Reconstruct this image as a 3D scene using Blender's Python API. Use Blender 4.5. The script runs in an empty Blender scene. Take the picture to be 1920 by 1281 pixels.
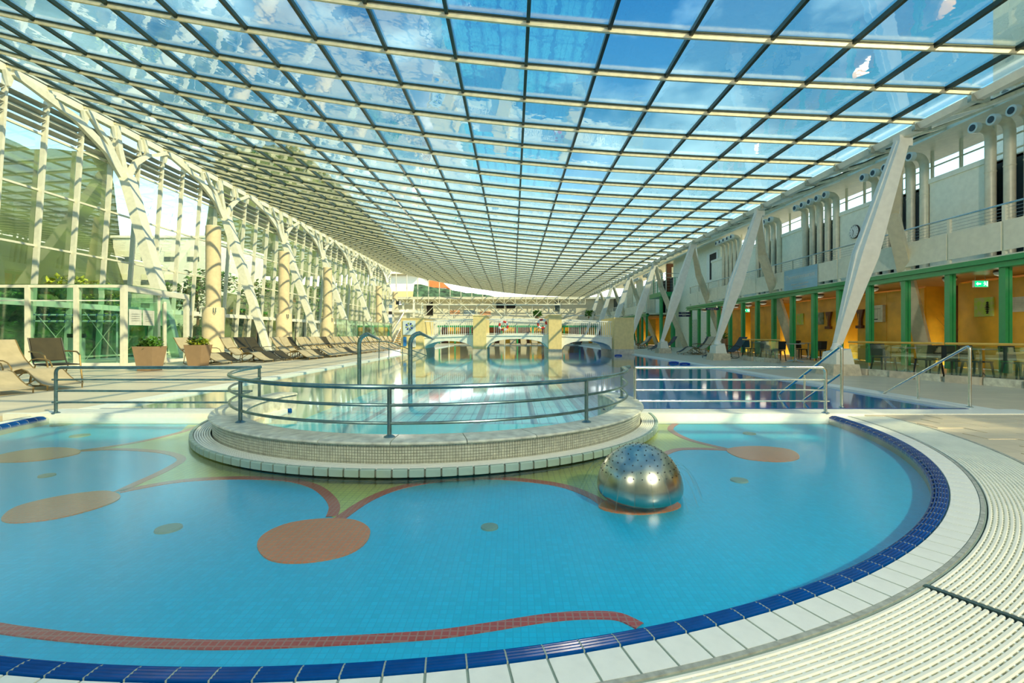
import bpy, math, random
from mathutils import Vector, Matrix
from mathutils.geometry import tessellate_polygon
PI = math.pi
random.seed(7)
SC = bpy.context.scene
COL = SC.collection

# ------------------------------------------------------------------ camera
F_PX = 900.0
cam_d = bpy.data.cameras.new('camera'); cam = bpy.data.objects.new('camera', cam_d); COL.objects.link(cam)
cam.location = (0, 0, 1.1); cam.rotation_euler = (PI / 2, 0, 0)
cam_d.sensor_width = 36.0; cam_d.lens = F_PX / 1920 * 36
cam_d.shift_x = -2 / 1920; cam_d.shift_y = -12.5 / 1920
cam_d.clip_start = 0.05; cam_d.clip_end = 600
SC.camera = cam

# ------------------------------------------------------------------ sky, sun, exposure
w = bpy.data.worlds.new('sky'); SC.world = w; w.use_nodes = True
nt = w.node_tree; nt.nodes.clear()
def wn(t, **k):
    n = nt.nodes.new(t)
    for a, b in k.items(): setattr(n, a, b)
    return n
tc = wn('ShaderNodeTexCoord'); sep = wn('ShaderNodeSeparateXYZ')
nt.links.new(tc.outputs['Generated'], sep.inputs[0])
ramp = wn('ShaderNodeValToRGB'); cr = ramp.color_ramp
cr.elements[0].position = 0.0; cr.elements[0].color = (.52, .48, .36, 1)
cr.elements[1].position = 0.95; cr.elements[1].color = (.003, .025, .06, 1)
for p, c in ((.09, (.40, .45, .42, 1)), (.20, (.13, .22, .26, 1)), (.36, (.017, .062, .10, 1)), (.60, (.003, .024, .06, 1))):
    e = cr.elements.new(p); e.color = c
nt.links.new(sep.outputs['Z'], ramp.inputs[0])
mp = wn('ShaderNodeMapping'); mp.inputs['Scale'].default_value = (1.6, 1.0, 3.2)
nt.links.new(tc.outputs['Generated'], mp.inputs[0])
ns = wn('ShaderNodeTexNoise'); ns.inputs['Scale'].default_value = 2.6; ns.inputs['Detail'].default_value = 6
nt.links.new(mp.outputs[0], ns.inputs['Vector'])
cr2 = wn('ShaderNodeValToRGB'); cr2.color_ramp.elements[0].position = .50; cr2.color_ramp.elements[1].position = .72
nt.links.new(ns.outputs['Fac'], cr2.inputs[0])
mx = wn('ShaderNodeMix', data_type='RGBA'); mx.inputs['B'].default_value = (.16, .24, .26, 1)
ml = wn('ShaderNodeMath', operation='MULTIPLY'); ml.inputs[1].default_value = .55
nt.links.new(cr2.outputs['Color'], ml.inputs[0]); nt.links.new(ml.outputs[0], mx.inputs['Factor'])
nt.links.new(ramp.outputs['Color'], mx.inputs['A'])
bg = wn('ShaderNodeBackground'); bg.inputs['Strength'].default_value = 2.9
nt.links.new(mx.outputs['Result'], bg.inputs['Color'])
wo = wn('ShaderNodeOutputWorld'); nt.links.new(bg.outputs[0], wo.inputs[0])

sun_d = bpy.data.lights.new('sun', 'SUN'); sun = bpy.data.objects.new('sun', sun_d); COL.objects.link(sun)
SUN_DIR = Vector((0.62, -0.50, 0.60)).normalized()      # towards the sun
sun.rotation_euler = SUN_DIR.to_track_quat('Z', 'Y').to_euler()
sun.location = (20, -20, 30)
sun_d.energy = 1.75; sun_d.color = (1.0, .80, .48); sun_d.angle = math.radians(.6)

SC.view_settings.view_transform = 'Standard'; SC.view_settings.look = 'None'
SC.view_settings.gamma = 1.0; SC.view_settings.exposure = 2.08; SC.view_settings.use_curve_mapping = False
SC.cycles.transparent_max_bounces = 24; SC.cycles.max_bounces = 7; SC.cycles.diffuse_bounces = 5
SC.cycles.glossy_bounces = 4; SC.cycles.transmission_bounces = 3
SC.cycles.caustics_reflective = False; SC.cycles.caustics_refractive = False
SC.cycles.sample_clamp_indirect = 6.0

# ------------------------------------------------------------------ materials
MATS = {}
def mat(name, col, rough=.5, metal=0.0, var=.08, scale=6.0, bump=0.0, bscale=60.0, spec=.5, emit=None, estr=0, tint=None, coat=0):
    if name in MATS: return MATS[name]
    m = bpy.data.materials.new(name); m.use_nodes = True; MATS[name] = m
    t = m.node_tree; b = t.nodes['Principled BSDF']
    b.inputs['Roughness'].default_value = rough; b.inputs['Metallic'].default_value = metal
    b.inputs['Specular IOR Level'].default_value = spec
    b.inputs['Coat Weight'].default_value = coat
    c = t.nodes.new('ShaderNodeTexCoord')
    n = t.nodes.new('ShaderNodeTexNoise'); n.inputs['Scale'].default_value = scale; n.inputs['Detail'].default_value = 4
    t.links.new(c.outputs['Object'], n.inputs['Vector'])
    x = t.nodes.new('ShaderNodeMix'); x.data_type = 'RGBA'
    d = tuple(max(0, v * (1 - var * 1.6)) for v in col); l = tuple(min(1, v * (1 + var)) for v in col)
    if tint: d = tint
    x.inputs['A'].default_value = (*d, 1); x.inputs['B'].default_value = (*l, 1)
    r = t.nodes.new('ShaderNodeMapRange'); r.inputs['From Min'].default_value = .3; r.inputs['From Max'].default_value = .7
    t.links.new(n.outputs['Fac'], r.inputs['Value']); t.links.new(r.outputs[0], x.inputs['Factor'])
    t.links.new(x.outputs['Result'], b.inputs['Base Color'])
    if bump:
        n2 = t.nodes.new('ShaderNodeTexNoise'); n2.inputs['Scale'].default_value = bscale
        t.links.new(c.outputs['Object'], n2.inputs['Vector'])
        bp = t.nodes.new('ShaderNodeBump'); bp.inputs['Strength'].default_value = bump; bp.inputs['Distance'].default_value = .01
        t.links.new(n2.outputs['Fac'], bp.inputs['Height']); t.links.new(bp.outputs[0], b.inputs['Normal'])
    if emit:
        b.inputs['Emission Color'].default_value = (*emit, 1); b.inputs['Emission Strength'].default_value = estr
    return m
def tile_mat(name, col, grout, size, rough=.35, width=None, mortar=.03, offset=0.0, spec=.5, var=.06, rot=None):
    """ceramic tiles laid in world units (size, width in metres)"""
    if name in MATS: return MATS[name]
    m = bpy.data.materials.new(name); m.use_nodes = True; MATS[name] = m
    t = m.node_tree; b = t.nodes['Principled BSDF']
    b.inputs['Roughness'].default_value = rough; b.inputs['Specular IOR Level'].default_value = spec
    c = t.nodes.new('ShaderNodeTexCoord'); mpn = t.nodes.new('ShaderNodeMapping')
    if rot: mpn.inputs['Rotation'].default_value = rot
    t.links.new(c.outputs['Object'], mpn.inputs[0])
    br = t.nodes.new('ShaderNodeTexBrick'); t.links.new(mpn.outputs[0], br.inputs['Vector'])
    br.offset = offset; br.squash = 1
    br.inputs['Scale'].default_value = 1.0; br.inputs['Mortar Size'].default_value = size * mortar
    br.inputs['Brick Width'].default_value = width or size; br.inputs['Row Height'].default_value = size
    br.inputs['Color1'].default_value = (*[min(1, v * (1 + var)) for v in col], 1)
    br.inputs['Color2'].default_value = (*[v * (1 - var) for v in col], 1)
    br.inputs['Mortar'].default_value = (*grout, 1); br.inputs['Mortar Smooth'].default_value = .3
    t.links.new(br.outputs['Color'], b.inputs['Base Color'])
    bp = t.nodes.new('ShaderNodeBump'); bp.inputs['Strength'].default_value = .3; bp.inputs['Distance'].default_value = -.003
    t.links.new(br.outputs['Fac'], bp.inputs['Height']); t.links.new(bp.outputs[0], b.inputs['Normal'])
    return m
def glass_mat(name, tint, lo=.05, hi=1.0, rough=.0, bump=0.0, bscale=3.0, power=3.0, gcol=(1, 1, 1), bmap=(1, 1, 1)):
    """clear pane: tinted see-through with mirror reflection that grows at grazing angles"""
    if name in MATS: return MATS[name]
    m = bpy.data.materials.new(name); m.use_nodes = True; MATS[name] = m
    t = m.node_tree; t.nodes.clear()
    tr = t.nodes.new('ShaderNodeBsdfTransparent'); tr.inputs[0].default_value = (*tint, 1)
    gl = t.nodes.new('ShaderNodeBsdfGlossy'); gl.inputs['Roughness'].default_value = rough; gl.inputs[0].default_value = (*gcol, 1)
    lw = t.nodes.new('ShaderNodeLayerWeight'); lw.inputs[0].default_value = .5
    pw = t.nodes.new('ShaderNodeMath'); pw.operation = 'POWER'; pw.inputs[1].default_value = power
    mr = t.nodes.new('ShaderNodeMapRange'); mr.inputs['To Min'].default_value = lo; mr.inputs['To Max'].default_value = hi
    t.links.new(lw.outputs['Facing'], pw.inputs[0]); t.links.new(pw.outputs[0], mr.inputs['Value'])
    mxs = t.nodes.new('ShaderNodeMixShader'); o = t.nodes.new('ShaderNodeOutputMaterial')
    t.links.new(mr.outputs[0], mxs.inputs[0]); t.links.new(tr.outputs[0], mxs.inputs[1]); t.links.new(gl.outputs[0], mxs.inputs[2])
    t.links.new(mxs.outputs[0], o.inputs[0])
    if bump:
        c = t.nodes.new('ShaderNodeTexCoord'); mpn = t.nodes.new('ShaderNodeMapping'); mpn.inputs['Scale'].default_value = bmap
        n = t.nodes.new('ShaderNodeTexNoise'); n.inputs['Scale'].default_value = bscale; n.inputs['Detail'].default_value = 3
        t.links.new(c.outputs['Object'], mpn.inputs[0]); t.links.new(mpn.outputs[0], n.inputs['Vector'])
        bp = t.nodes.new('ShaderNodeBump'); bp.inputs['Strength'].default_value = bump; bp.inputs['Distance'].default_value = .05
        t.links.new(n.outputs['Fac'], bp.inputs['Height']); t.links.new(bp.outputs[0], gl.inputs['Normal'])
    return m

M = dict(
    cream=mat('cream_painted_steel', (.86, .83, .66), .45, var=.05),
    white=mat('white_painted_steel', (.88, .88, .78), .4, var=.04),
    purlin=mat('gold_aluminium', (.74, .68, .46), .4, metal=.3, var=.1),
    rafter=mat('dark_green_aluminium', (.030, .050, .034), .35, metal=.4),
    steel=mat('brushed_stainless', (.62, .64, .58), .22, metal=1, var=.08, scale=30),
    steel_dk=mat('worn_dark_steel', (.20, .30, .29), .3, metal=.9, var=.2, scale=12),
    green=mat('glossy_green_paint', (.02, .34, .11), .35, var=.06),
    orange=mat('orange_wood_panel', (.88, .48, .03), .42, var=.10, scale=2.5),
    brownp=mat('dark_brown_wood', (.13, .04, .01), .5),
    wallw=mat('grey_white_panel', (.90, .88, .70), .6, var=.04),
    plaster=mat('cream_plaster', (.86, .83, .66), .8, var=.06, bump=.2),
    peach=mat('peach_plaster', (.84, .68, .42), .8, var=.05, bump=.2),
    yellow=mat('pale_yellow_plaster', (.86, .68, .30), .7, var=.06, bump=.15),
    bridgew=mat('white_bridge_paint', (.88, .90, .78), .5, var=.05),
    stone=mat('grey_marble', (.66, .68, .54), .35, var=.22, scale=9, bump=.15),
    stonec=mat('beige_stone_base', (.62, .56, .42), .6, var=.15),
    whitet=mat('white_ceramic', (.92, .93, .80), .35, var=.03, scale=14, bump=.15, bscale=300),
    bluet=mat('cobalt_glazed_ceramic', (.0, .07, .30), .22, spec=.2, var=.2, scale=8),
    tealt=mat('grey_teal_ceramic', (.34, .47, .38), .35, var=.1),
    grout=mat('grey_green_grout', (.30, .38, .30), .8),
    rimst=mat('grey_stone_rim', (.42, .44, .36), .7, var=.2, scale=25),
    gratem=mat('white_plastic_grate', (.95, .94, .76), .4, var=.04, scale=5),
    trough=mat('dark_trough', (.03, .04, .025), .8),
    sling=mat('beige_sling_fabric', (.52, .43, .26), .8, var=.08, bump=.3, bscale=200),
    slingd=mat('brown_sling_fabric', (.055, .045, .018), .7, var=.12),
    slingk=mat('charcoal_sling_fabric', (.018, .026, .028), .6, var=.12),
    frameb=mat('bronze_tube', (.34, .23, .08), .35, metal=.5),
    framek=mat('dark_tube', (.05, .05, .04), .4, metal=.4),
    pot=mat('terracotta_brown_pot', (.36, .235, .13), .7, var=.05),
    leaf=mat('leaf_green', (.10, .26, .03), .55, var=.4, scale=3),
    leafy=mat('leaf_yellow_green', (.45, .52, .04), .55, var=.4, scale=3),
    soil=mat('soil', (.05, .035, .02), .9),
    black=mat('black_plastic', (.02, .025, .025), .4),
    tablet=mat('grey_table_top', (.45, .45, .40), .4),
    concrete=mat('white_concrete', (.84, .84, .72), .8, var=.05, bump=.2),
    footb=mat('beige_footing_stone', (.62, .56, .40), .7, var=.15, scale=10),
    grass=mat('hill_grass', (.085, .11, .022), .95, var=.5, scale=.12, tint=(.022, .034, .014)),
    louvre=mat('grey_louvre', (.42,.42,.34), .4),
    netg=mat('green_bank', (.05, .11, .05), .95, var=.5, scale=1.2),
    bark=mat('bark', (.16, .10, .05), .9, var=.3),
    roof_o=mat('orange_roof_tile', (.72, .17, .03), .7, var=.15, scale=3),
    house=mat('white_render', (.90, .88, .78), .8, var=.03),
    window=mat('dark_window_glass', (.10, .14, .15), .1),
    darkw=mat('dark_interior', (.018, .012, .008), .7),
    woodst=mat('amber_wood', (.62, .33, .05), .5, var=.2, scale=12),
    red=mat('red_plastic', (.72, .05, .03), .4),
    whitep=mat('white_plastic', (.85, .87, .84), .4),
    blue=mat('royal_blue_plastic', (.01, .06, .34), .35),
    navy=mat('navy_sign', (.005, .02, .09), .4),
    banner=mat('pale_blue_banner', (.34, .60, .72), .6, var=.05, scale=2),
    bannerl=mat('lighter_blue_band', (.42, .65, .74), .6, var=.05, scale=2),
    exitg=mat('exit_green', (.0, .42, .13), .4, emit=(.0, .5, .16), estr=.5),
    exitw=mat('exit_white', (.9, .95, .9), .4, emit=(.9, 1, .9), estr=.7),
    globe=mat('opal_lamp_globe', (.78, .78, .70), .3),
    lampb=mat('dark_lamp_base', (.10, .08, .05), .5),
    duct=mat('cream_duct', (.74, .68, .50), .4, metal=.1, var=.06),
    ductd=mat('duct_mouth_dark', (.03, .05, .06), .5),
    paper=mat('white_paper', (.80, .80, .72), .7),
    ink=mat('black_ink', (.03, .03, .03), .7),
    picg=mat('green_picture', (.30, .50, .05), .6, var=.6, scale=7, tint=(.62, .66, .30)),
    picb=mat('grey_blue_picture', (.30, .36, .34), .6, var=.5, scale=5, tint=(.10, .20, .08)),
    pico=mat('orange_brown_picture', (.55, .22, .08), .6, var=.6, scale=5, tint=(.75, .55, .40)),
    picl=mat('lilac_blue_picture', (.40, .52, .62), .6, var=.4, scale=6),
    railwood=mat('yellow_wood_rail', (.72, .45, .08), .4),
    ceilw=mat('brown_wood_ceiling', (.42, .20, .04), .4, var=.15, scale=3),
    mos_green=tile_mat('yellow_green_mosaic', (.50, .60, .14), (.36, .46, .12), .05, mortar=.10),
    mos_brown=tile_mat('red_brown_mosaic', (.74, .20, .05), (.52, .26, .12), .036, mortar=.12),
    mos_line=tile_mat('rust_red_mosaic', (.46, .06, .03), (.42, .18, .12), .032, mortar=.12),
    mos_sage=mat('sage_drain', (.16, .30, .22), .5),
    pool_s=tile_mat('bright_blue_mosaic', (.0, .52, .74), (.0, .44, .66), .032, mortar=.07, rough=.5),
    pool_m=tile_mat('pale_blue_tile', (.16, .68, .84), (.03, .32, .56), .25, mortar=.06, rough=.5),
    pool_line=mat('lane_blue', (.02, .22, .42), .5),
    pool_d=tile_mat('deep_blue_tile', (.02, .34, .72), (.01, .22, .50), .125, width=.25, mortar=.06, rough=.5),
    deck=tile_mat('sand_deck_tile', (.72, .62, .43), (.55, .47, .32), .30, width=.60, mortar=.02, offset=.5, rough=.38),
    wallt=tile_mat('small_grey_wall_mosaic', (.44, .47, .36), (.16, .18, .12), .03, mortar=.09),
    water=glass_mat('calm_shallow_water', (.93, .98, 1.0), lo=.015, hi=.95, rough=.18, bump=.05, bscale=2.2, power=4.6, bmap=(1, .5, 1)),
    waterm=glass_mat('calm_main_water', (.80, .95, .98), lo=.04, hi=.95, rough=.06, bump=.03, bscale=1.2, power=5.0, bmap=(1.0, .35, 1)),
    roofg=glass_mat('blue_roof_glass', (.90, .96, .95), lo=.10, hi=.95, rough=.0, bump=.12, bscale=1.3, power=2.6),
    wing=glass_mat('clear_wall_glass', (.86, .92, .84), lo=.08, hi=.9, power=3.5),
    boothg=glass_mat('green_booth_glass', (.76, .93, .85), lo=.10, hi=.9, power=3.5),
    railg=glass_mat('balustrade_glass', (.72, .86, .74), lo=.10, hi=.9, power=3.0),
)

# ------------------------------------------------------------------ building helpers
ORG = {}
def link(name, me, m=None, parent=None):
    o = bpy.data.objects.new(name, me); COL.objects.link(o)
    if m is not None: me.materials.append(m)
    if parent is not None: o.parent = parent
    return o
class MB:
    def __init__(s): s.v = []; s.f = []
    def add(s, vs, fs):
        k = len(s.v); s.v += [tuple(p) for p in vs]; s.f += [tuple(i + k for i in f) for f in fs]; return s
    def box(s, x0, x1, y0, y1, z0, z1):
        return s.add([(x0,y0,z0),(x1,y0,z0),(x1,y1,z0),(x0,y1,z0),(x0,y0,z1),(x1,y0,z1),(x1,y1,z1),(x0,y1,z1)],
                     [(0,3,2,1),(4,5,6,7),(0,1,5,4),(1,2,6,5),(2,3,7,6),(3,0,4,7)])
    def beam(s, p, q, w, h=None, w2=None, h2=None, up=(0, 0, 1)):
        """tapering bar from p to q; w across, h along up"""
        p = Vector(p); q = Vector(q); h = h or w; w2 = w2 or w; h2 = h2 or h
        d = (q - p).normalized(); u = Vector(up)
        if abs(d.dot(u)) > .98: u = Vector((0, 1, 0))
        a = d.cross(u).normalized(); b = a.cross(d).normalized()
        vs = []
        for c, ww, hh in ((p, w, h), (q, w2, h2)):
            for i, j in ((-1,-1),(1,-1),(1,1),(-1,1)): vs.append(c + a * (i * ww / 2) + b * (j * hh / 2))
        return s.add(vs, [(0,1,2,3),(7,6,5,4),(0,4,5,1),(1,5,6,2),(2,6,7,3),(3,7,4,0)])
    def tube(s, pts, r, n=8, closed=False, r2=None):
        pts = [Vector(p) for p in pts]; L = len(pts); rings = []
        prev = None
        for i, p in enumerate(pts):
            if closed: d = pts[(i + 1) % L] - pts[i - 1]
            else: d = pts[min(i + 1, L - 1)] - pts[max(i - 1, 0)]
            d = d.normalized()
            if prev is None:
                u = Vector((0, 0, 1)) if abs(d.z) < .9 else Vector((1, 0, 0))
                a = d.cross(u).normalized()
            else: a = (prev - d * prev.dot(d)).normalized()
            prev = a; b = d.cross(a)
            rr = r if r2 is None else r + (r2 - r) * i / max(1, L - 1)
            rings.append([p + a * (math.cos(2*PI*k/n) * rr) + b * (math.sin(2*PI*k/n) * rr) for k in range(n)])
        vs = [v for rg in rings for v in rg]; fs = []
        for i in range(L if closed else L - 1):
            j = (i + 1) % L
            for k in range(n): fs.append((i*n+k, i*n+(k+1)%n, j*n+(k+1)%n, j*n+k))
        if not closed: fs.append(tuple(range(n-1, -1, -1))); fs.append(tuple((L-1)*n + k for k in range(n)))
        return s.add(vs, fs)
    def lathe(s, prof, n=24, c=(0, 0, 0)):
        """profile of (radius, z), turned about the vertical through c"""
        vs = []; fs = []
        for r, z in prof:
            for k in range(n):
                a = 2*PI*k/n; vs.append((c[0] + r*math.cos(a), c[1] + r*math.sin(a), c[2] + z))
        for i in range(len(prof) - 1):
            for k in range(n): fs.append((i*n+k, i*n+(k+1)%n, (i+1)*n+(k+1)%n, (i+1)*n+k))
        if prof[0][0] > 1e-5: fs.append(tuple(range(n-1, -1, -1)))
        if prof[-1][0] > 1e-5: fs.append(tuple((len(prof)-1)*n + k for k in range(n)))
        return s.add(vs, fs)
    def prism(s, poly, z0, z1, holes=()):
        """flat slab from an outline (x, y), with holes"""
        loops = [list(poly)] + [list(h) for h in holes]
        tri = tessellate_polygon([[Vector((x, y, 0)) for x, y in lp] for lp in loops])
        flat = [p for lp in loops for p in lp]; n = len(flat)
        vs = [(x, y, z1) for x, y in flat] + [(x, y, z0) for x, y in flat]; fs = []
        for t in tri:
            a, b, c = t
            A, B, C = flat[a], flat[b], flat[c]
            if (B[0]-A[0])*(C[1]-A[1]) - (B[1]-A[1])*(C[0]-A[0]) < 0: a, c = c, a
            fs.append((a, b, c)); fs.append((c+n, b+n, a+n))
        k = 0
        for lp in loops:
            L = len(lp); ar = sum(lp[i][0]*lp[(i+1)%L][1] - lp[(i+1)%L][0]*lp[i][1] for i in range(L))
            for i in range(L):
                a, b = k+i, k+(i+1)%L
                ccw = ar > 0
                if lp is not loops[0]: ccw = not ccw
                fs.append((a, a+n, b+n, b) if ccw else (b, b+n, a+n, a))
            k += L
        return s.add(vs, fs)
    def arc(s, c, prof, a0, a1, n):
        """profile of (radius, z) swept round c from a0 to a1, ends capped"""
        vs = []; fs = []; m = len(prof)
        for i in range(n + 1):
            a = a0 + (a1 - a0) * i / n
            for r, z in prof: vs.append((c[0] + r*math.cos(a), c[1] + r*math.sin(a), z))
        for i in range(n):
            for k in range(m): fs.append((i*m+k, (i+1)*m+k, (i+1)*m+(k+1)%m, i*m+(k+1)%m))
        fs.append(tuple(range(m))); fs.append(tuple(n*m + m-1-k for k in range(m)))
        return s.add(vs, fs)
    def build(s, name, m, parent=None, smooth=False, local=False, stuff=False):
        vs = s.v
        if parent is not None and not local:
            o = ORG.get(parent.name, (0, 0, 0)); vs = [(x-o[0], y-o[1], z-o[2]) for x, y, z in vs]
        me = bpy.data.meshes.new(name); me.from_pydata(vs, [], s.f); me.validate(); me.update()
        if smooth:
            me.polygons.foreach_set('use_smooth', [True] * len(me.polygons))
            try: me.set_sharp_from_angle(angle=math.radians(35))
            except Exception: pass
        ob = link(name, me, m, parent)
        if stuff: ob['kind'] = 'stuff'
        if parent is not None: ORG[ob.name] = ORG.get(parent.name, (0, 0, 0))
        return ob
def thing(name, label, cat, loc=(0, 0, 0), group=None):
    o = bpy.data.objects.new(name, None); COL.objects.link(o); o.location = loc
    o['label'] = label; o['category'] = cat
    if group: o['group'] = group
    ORG[o.name] = tuple(loc); return o
def tag(o, label, cat, group=None):
    o['label'] = label; o['category'] = cat
    if group: o['group'] = group
    return o
def struct(o): o['kind'] = 'structure'; return o
def setting(name, loc=(0, 0, 0)):
    o = bpy.data.objects.new(name, None); COL.objects.link(o); o.location = loc; o['kind'] = 'structure'; ORG[o.name] = tuple(loc); return o
KIDS = {}
def dup(o, loc, rz=0.0, label=None, group=None, scale=None):
    r = o.copy(); COL.objects.link(r); r.location = loc; r.rotation_euler = (0, 0, rz)
    if scale: r.scale = scale
    if label: r['label'] = label
    if group: r['group'] = group
    kids = KIDS.get(o.name)
    if kids is None: kids = KIDS[o.name] = [(c, list(c.children)) for c in o.children]
    for c, gs in kids:
        d = c.copy(); COL.objects.link(d); d.parent = r
        for g in gs:
            e = g.copy(); COL.objects.link(e); e.parent = d
    return r
def copy_part(o, parent, loc=(0, 0, 0), rz=0.0):
    r = o.copy(); COL.objects.link(r); r.parent = parent; r.location = loc; r.rotation_euler = (0, 0, rz); return r
def G(px, py, z=0.0):
    """point of the level plane z that the photograph shows at px, py"""
    k = (1.1 - z) / (py - 628.0); return ((px - 962.0) * k, F_PX * k)
ORD = ['first','second','third','fourth','fifth','sixth','seventh','eighth','ninth','tenth','eleventh','twelfth','thirteenth','fourteenth',
       'fifteenth','sixteenth','seventeenth','eighteenth','nineteenth','twentieth','twenty-first','twenty-second','twenty-third','twenty-fourth',
       'twenty-fifth','twenty-sixth','twenty-seventh','twenty-eighth','twenty-ninth','thirtieth']
ORD += ['thirty-' + o for o in ORD[:9]] + ['fortieth'] + ['forty-' + o for o in ORD[:9]] + ['fiftieth'] + ['fifty-' + o for o in ORD[:9]]
def text(body, size, m, parent, loc, rot, name='lettering', align='CENTER'):
    c = bpy.data.curves.new(name, 'FONT'); c.body = body; c.size = size; c.align_x = align; c.align_y = 'CENTER'; c.extrude = .002
    tmp = bpy.data.objects.new('tmp', c); COL.objects.link(tmp)
    dg = bpy.context.evaluated_depsgraph_get(); me = bpy.data.meshes.new_from_object(tmp.evaluated_get(dg))
    bpy.data.objects.remove(tmp)
    o = bpy.data.objects.new(name, me); COL.objects.link(o); me.materials.clear(); me.materials.append(m)
    og = ORG.get(parent.name, (0, 0, 0))
    o.parent = parent; o.location = (loc[0]-og[0], loc[1]-og[1], loc[2]-og[2]); o.rotation_euler = rot
    return o

# ================================================================== SETTING
RT = [(-18.45,9.84),(-17.5,9.55),(-15.9,9.12),(-14.28,8.72),(-12.66,8.36),(-11.04,8.02),(-9.42,7.71),(-7.8,7.41),(-6.18,7.13),(-4.56,6.88),
      (-2.94,6.65),(-1.32,6.45),(.30,6.28),(1.92,6.14),(3.54,6.02),(5.16,5.93),(6.78,5.85),(8.40,5.78),(10.02,5.72),(10.8,5.68),(12.6,6.2),(14.4,6.95)]
RX = [p[0] for p in RT]; RZ = [p[1] + 1.1 for p in RT]
PITCH = 1.56
def YK(k): return 9.57 + PITCH * k
K0, K1 = -9, 40
POOL_C = (-1.0, 6.9); R_IN, R_OUT = 5.29, 6.05
ISL_C = (-1.0, 6.6); R_ISL = 2.66; Y_DIV0, Y_DIV1 = 6.5, 7.12
PX0, PX1, PY1 = -6.1, 6.75, 49.5
def arc_pts(c, r, a0, a1, n): return [(c[0] + r*math.cos(a0+(a1-a0)*i/n), c[1] + r*math.sin(a0+(a1-a0)*i/n)) for i in range(n+1)]
def ang_at(c, r, y): return math.asin(max(-1, min(1, (y - c[1]) / r)))
def chord(c, r, y):
    """start and end angle of the part of the circle lying below the line y (right side first, clockwise through the front)"""
    a = ang_at(c, r, y); return a, -PI - a

# --- hole outlines
a0, a1 = chord(POOL_C, R_OUT, Y_DIV0); b0, b1 = chord(ISL_C, R_ISL - .02, Y_DIV0)
hole_shallow = arc_pts(POOL_C, R_OUT, a0, a1, 96) + list(reversed(arc_pts(ISL_C, R_ISL - .02, b0, b1, 48)))
RI = 2.36
c0, c1 = chord(ISL_C, RI, Y_DIV1)
hole_main = [(PX1, PY1), (PX1, Y_DIV1)] + arc_pts(ISL_C, RI, c0, c1, 48) + [(PX0, Y_DIV1), (PX0, PY1)]
b = MB().prism([(-19.4, -6), (15.0, -6), (15.0, 73.5), (-19.4, 73.5)], -1.6, 0.0, [hole_shallow, hole_main])
floor = struct(b.build('floor', M['deck']))

# --- pool shells
d0, d1 = chord(POOL_C, R_OUT, Y_DIV0)
shallow = setting('floor_shallow_basin')
full = arc_pts(POOL_C, R_IN + .02, *chord(POOL_C, R_IN + .02, Y_DIV0), 96)
ZB = -.11
MB().prism(full, ZB - .2, ZB, [list(arc_pts(ISL_C, R_ISL - .02, *chord(ISL_C, R_ISL - .02, Y_DIV0 - .001), 40))]).build('basin_floor', M['pool_s'], shallow)
deep = setting('floor_main_basin')
bb = MB().box(PX0 - .2, PX1 + .2, 3.6, PY1 + .2, -1.56, -1.35); bb.build('basin_floor', M['pool_m'], deep)
MB().box(PX1 - .02, PX1 - .005, Y_DIV1, PY1, -1.35, -.04).build('basin_wall', M['pool_d'], deep)
MB().box(3.2, PX1 - .03, 8.2, PY1, -1.35, -.75).build('basin_ledge', M['pool_d'], deep)
for x in (-4.2, -2.6, -1.0, .6, 2.2):
    MB().box(x - .09, x + .09, 4.3, PY1, -1.349, -1.345).build('lane_line', M['pool_line'], deep)

# --- mosaic pattern in the shallow basin (real coloured tile fields on the floor)
def gp(pts, z=ZB): return [G(x, y, z) for x, y in pts]
def smooth(pts, n=6, closed=False):
    P = [Vector((x, y)) for x, y in pts]; out = []; L = len(P)
    for i in range(L if closed else L - 1):
        p0 = P[i-1] if (i > 0 or closed) else P[i]; p1 = P[i]; p2 = P[(i+1) % L]; p3 = P[(i+2) % L] if (i + 2 < L or closed) else p2
        for k in range(n):
            t = k / n
            q = .5 * ((2*p1) + (p2-p0)*t + (2*p0-5*p1+4*p2-p3)*t*t + (3*p1-p0-3*p2+p3)*t**3); out.append((q.x, q.y))
    if not closed: out.append((P[-1].x, P[-1].y))
    return out
def ribbon(pts, w, z0, z1):
    P = [Vector((x, y)) for x, y in pts]; L = []; R = []
    for i, p in enumerate(P):
        d = (P[min(i+1, len(P)-1)] - P[max(i-1, 0)]).normalized(); nrm = Vector((-d.y, d.x)) * w / 2
        L.append(p + nrm); R.append(p - nrm)
    vs = [(q.x, q.y, z1) for q in L] + [(q.x, q.y, z1) for q in R] + [(q.x, q.y, z0) for q in L] + [(q.x, q.y, z0) for q in R]
    n = len(P); fs = []
    for i in range(n - 1):
        fs += [(n+i, n+i+1, i+1, i), (i, i+1, 2*n+i+1, 2*n+i), (n+i+1, n+i, 3*n+i, 3*n+i+1)]
    return MB().add(vs, fs)
arcA = [(3,846),(60,842),(110,843),(148,846),(188,841),(268,828),(336,812),(372,800)]
arcB = [(148,846),(201,843),(252,844),(302,848),(332,855),(340,864),(322,876),(295,890),(255,908),(223,923)]
arcC = [(223,923),(302,908),(369,900),(453,897),(537,900),(587,912),(614,930),(627,950),(622,970)]
arcD = [(636,974),(690,938),(750,915),(830,901),(920,897),(1000,903),(1060,913),(1110,932),(1140,952)]
arcE = [(1225,925),(1222,890),(1232,862),(1264,845),(1305,842),(1363,844)]
arcF = [(1363,843),(1304,829),(1279,820),(1264,812),(1257,805),(1264,797),(1283,790),(1318,783)]
green_px = smooth(arcA[3:7]) [::-1] + smooth(arcB) + smooth(arcC) + smooth(arcD) + smooth(arcE) + smooth(arcF)
field = gp(green_px)
field = [p for p in field if p[1] < Y_DIV0 - .02]
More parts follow.
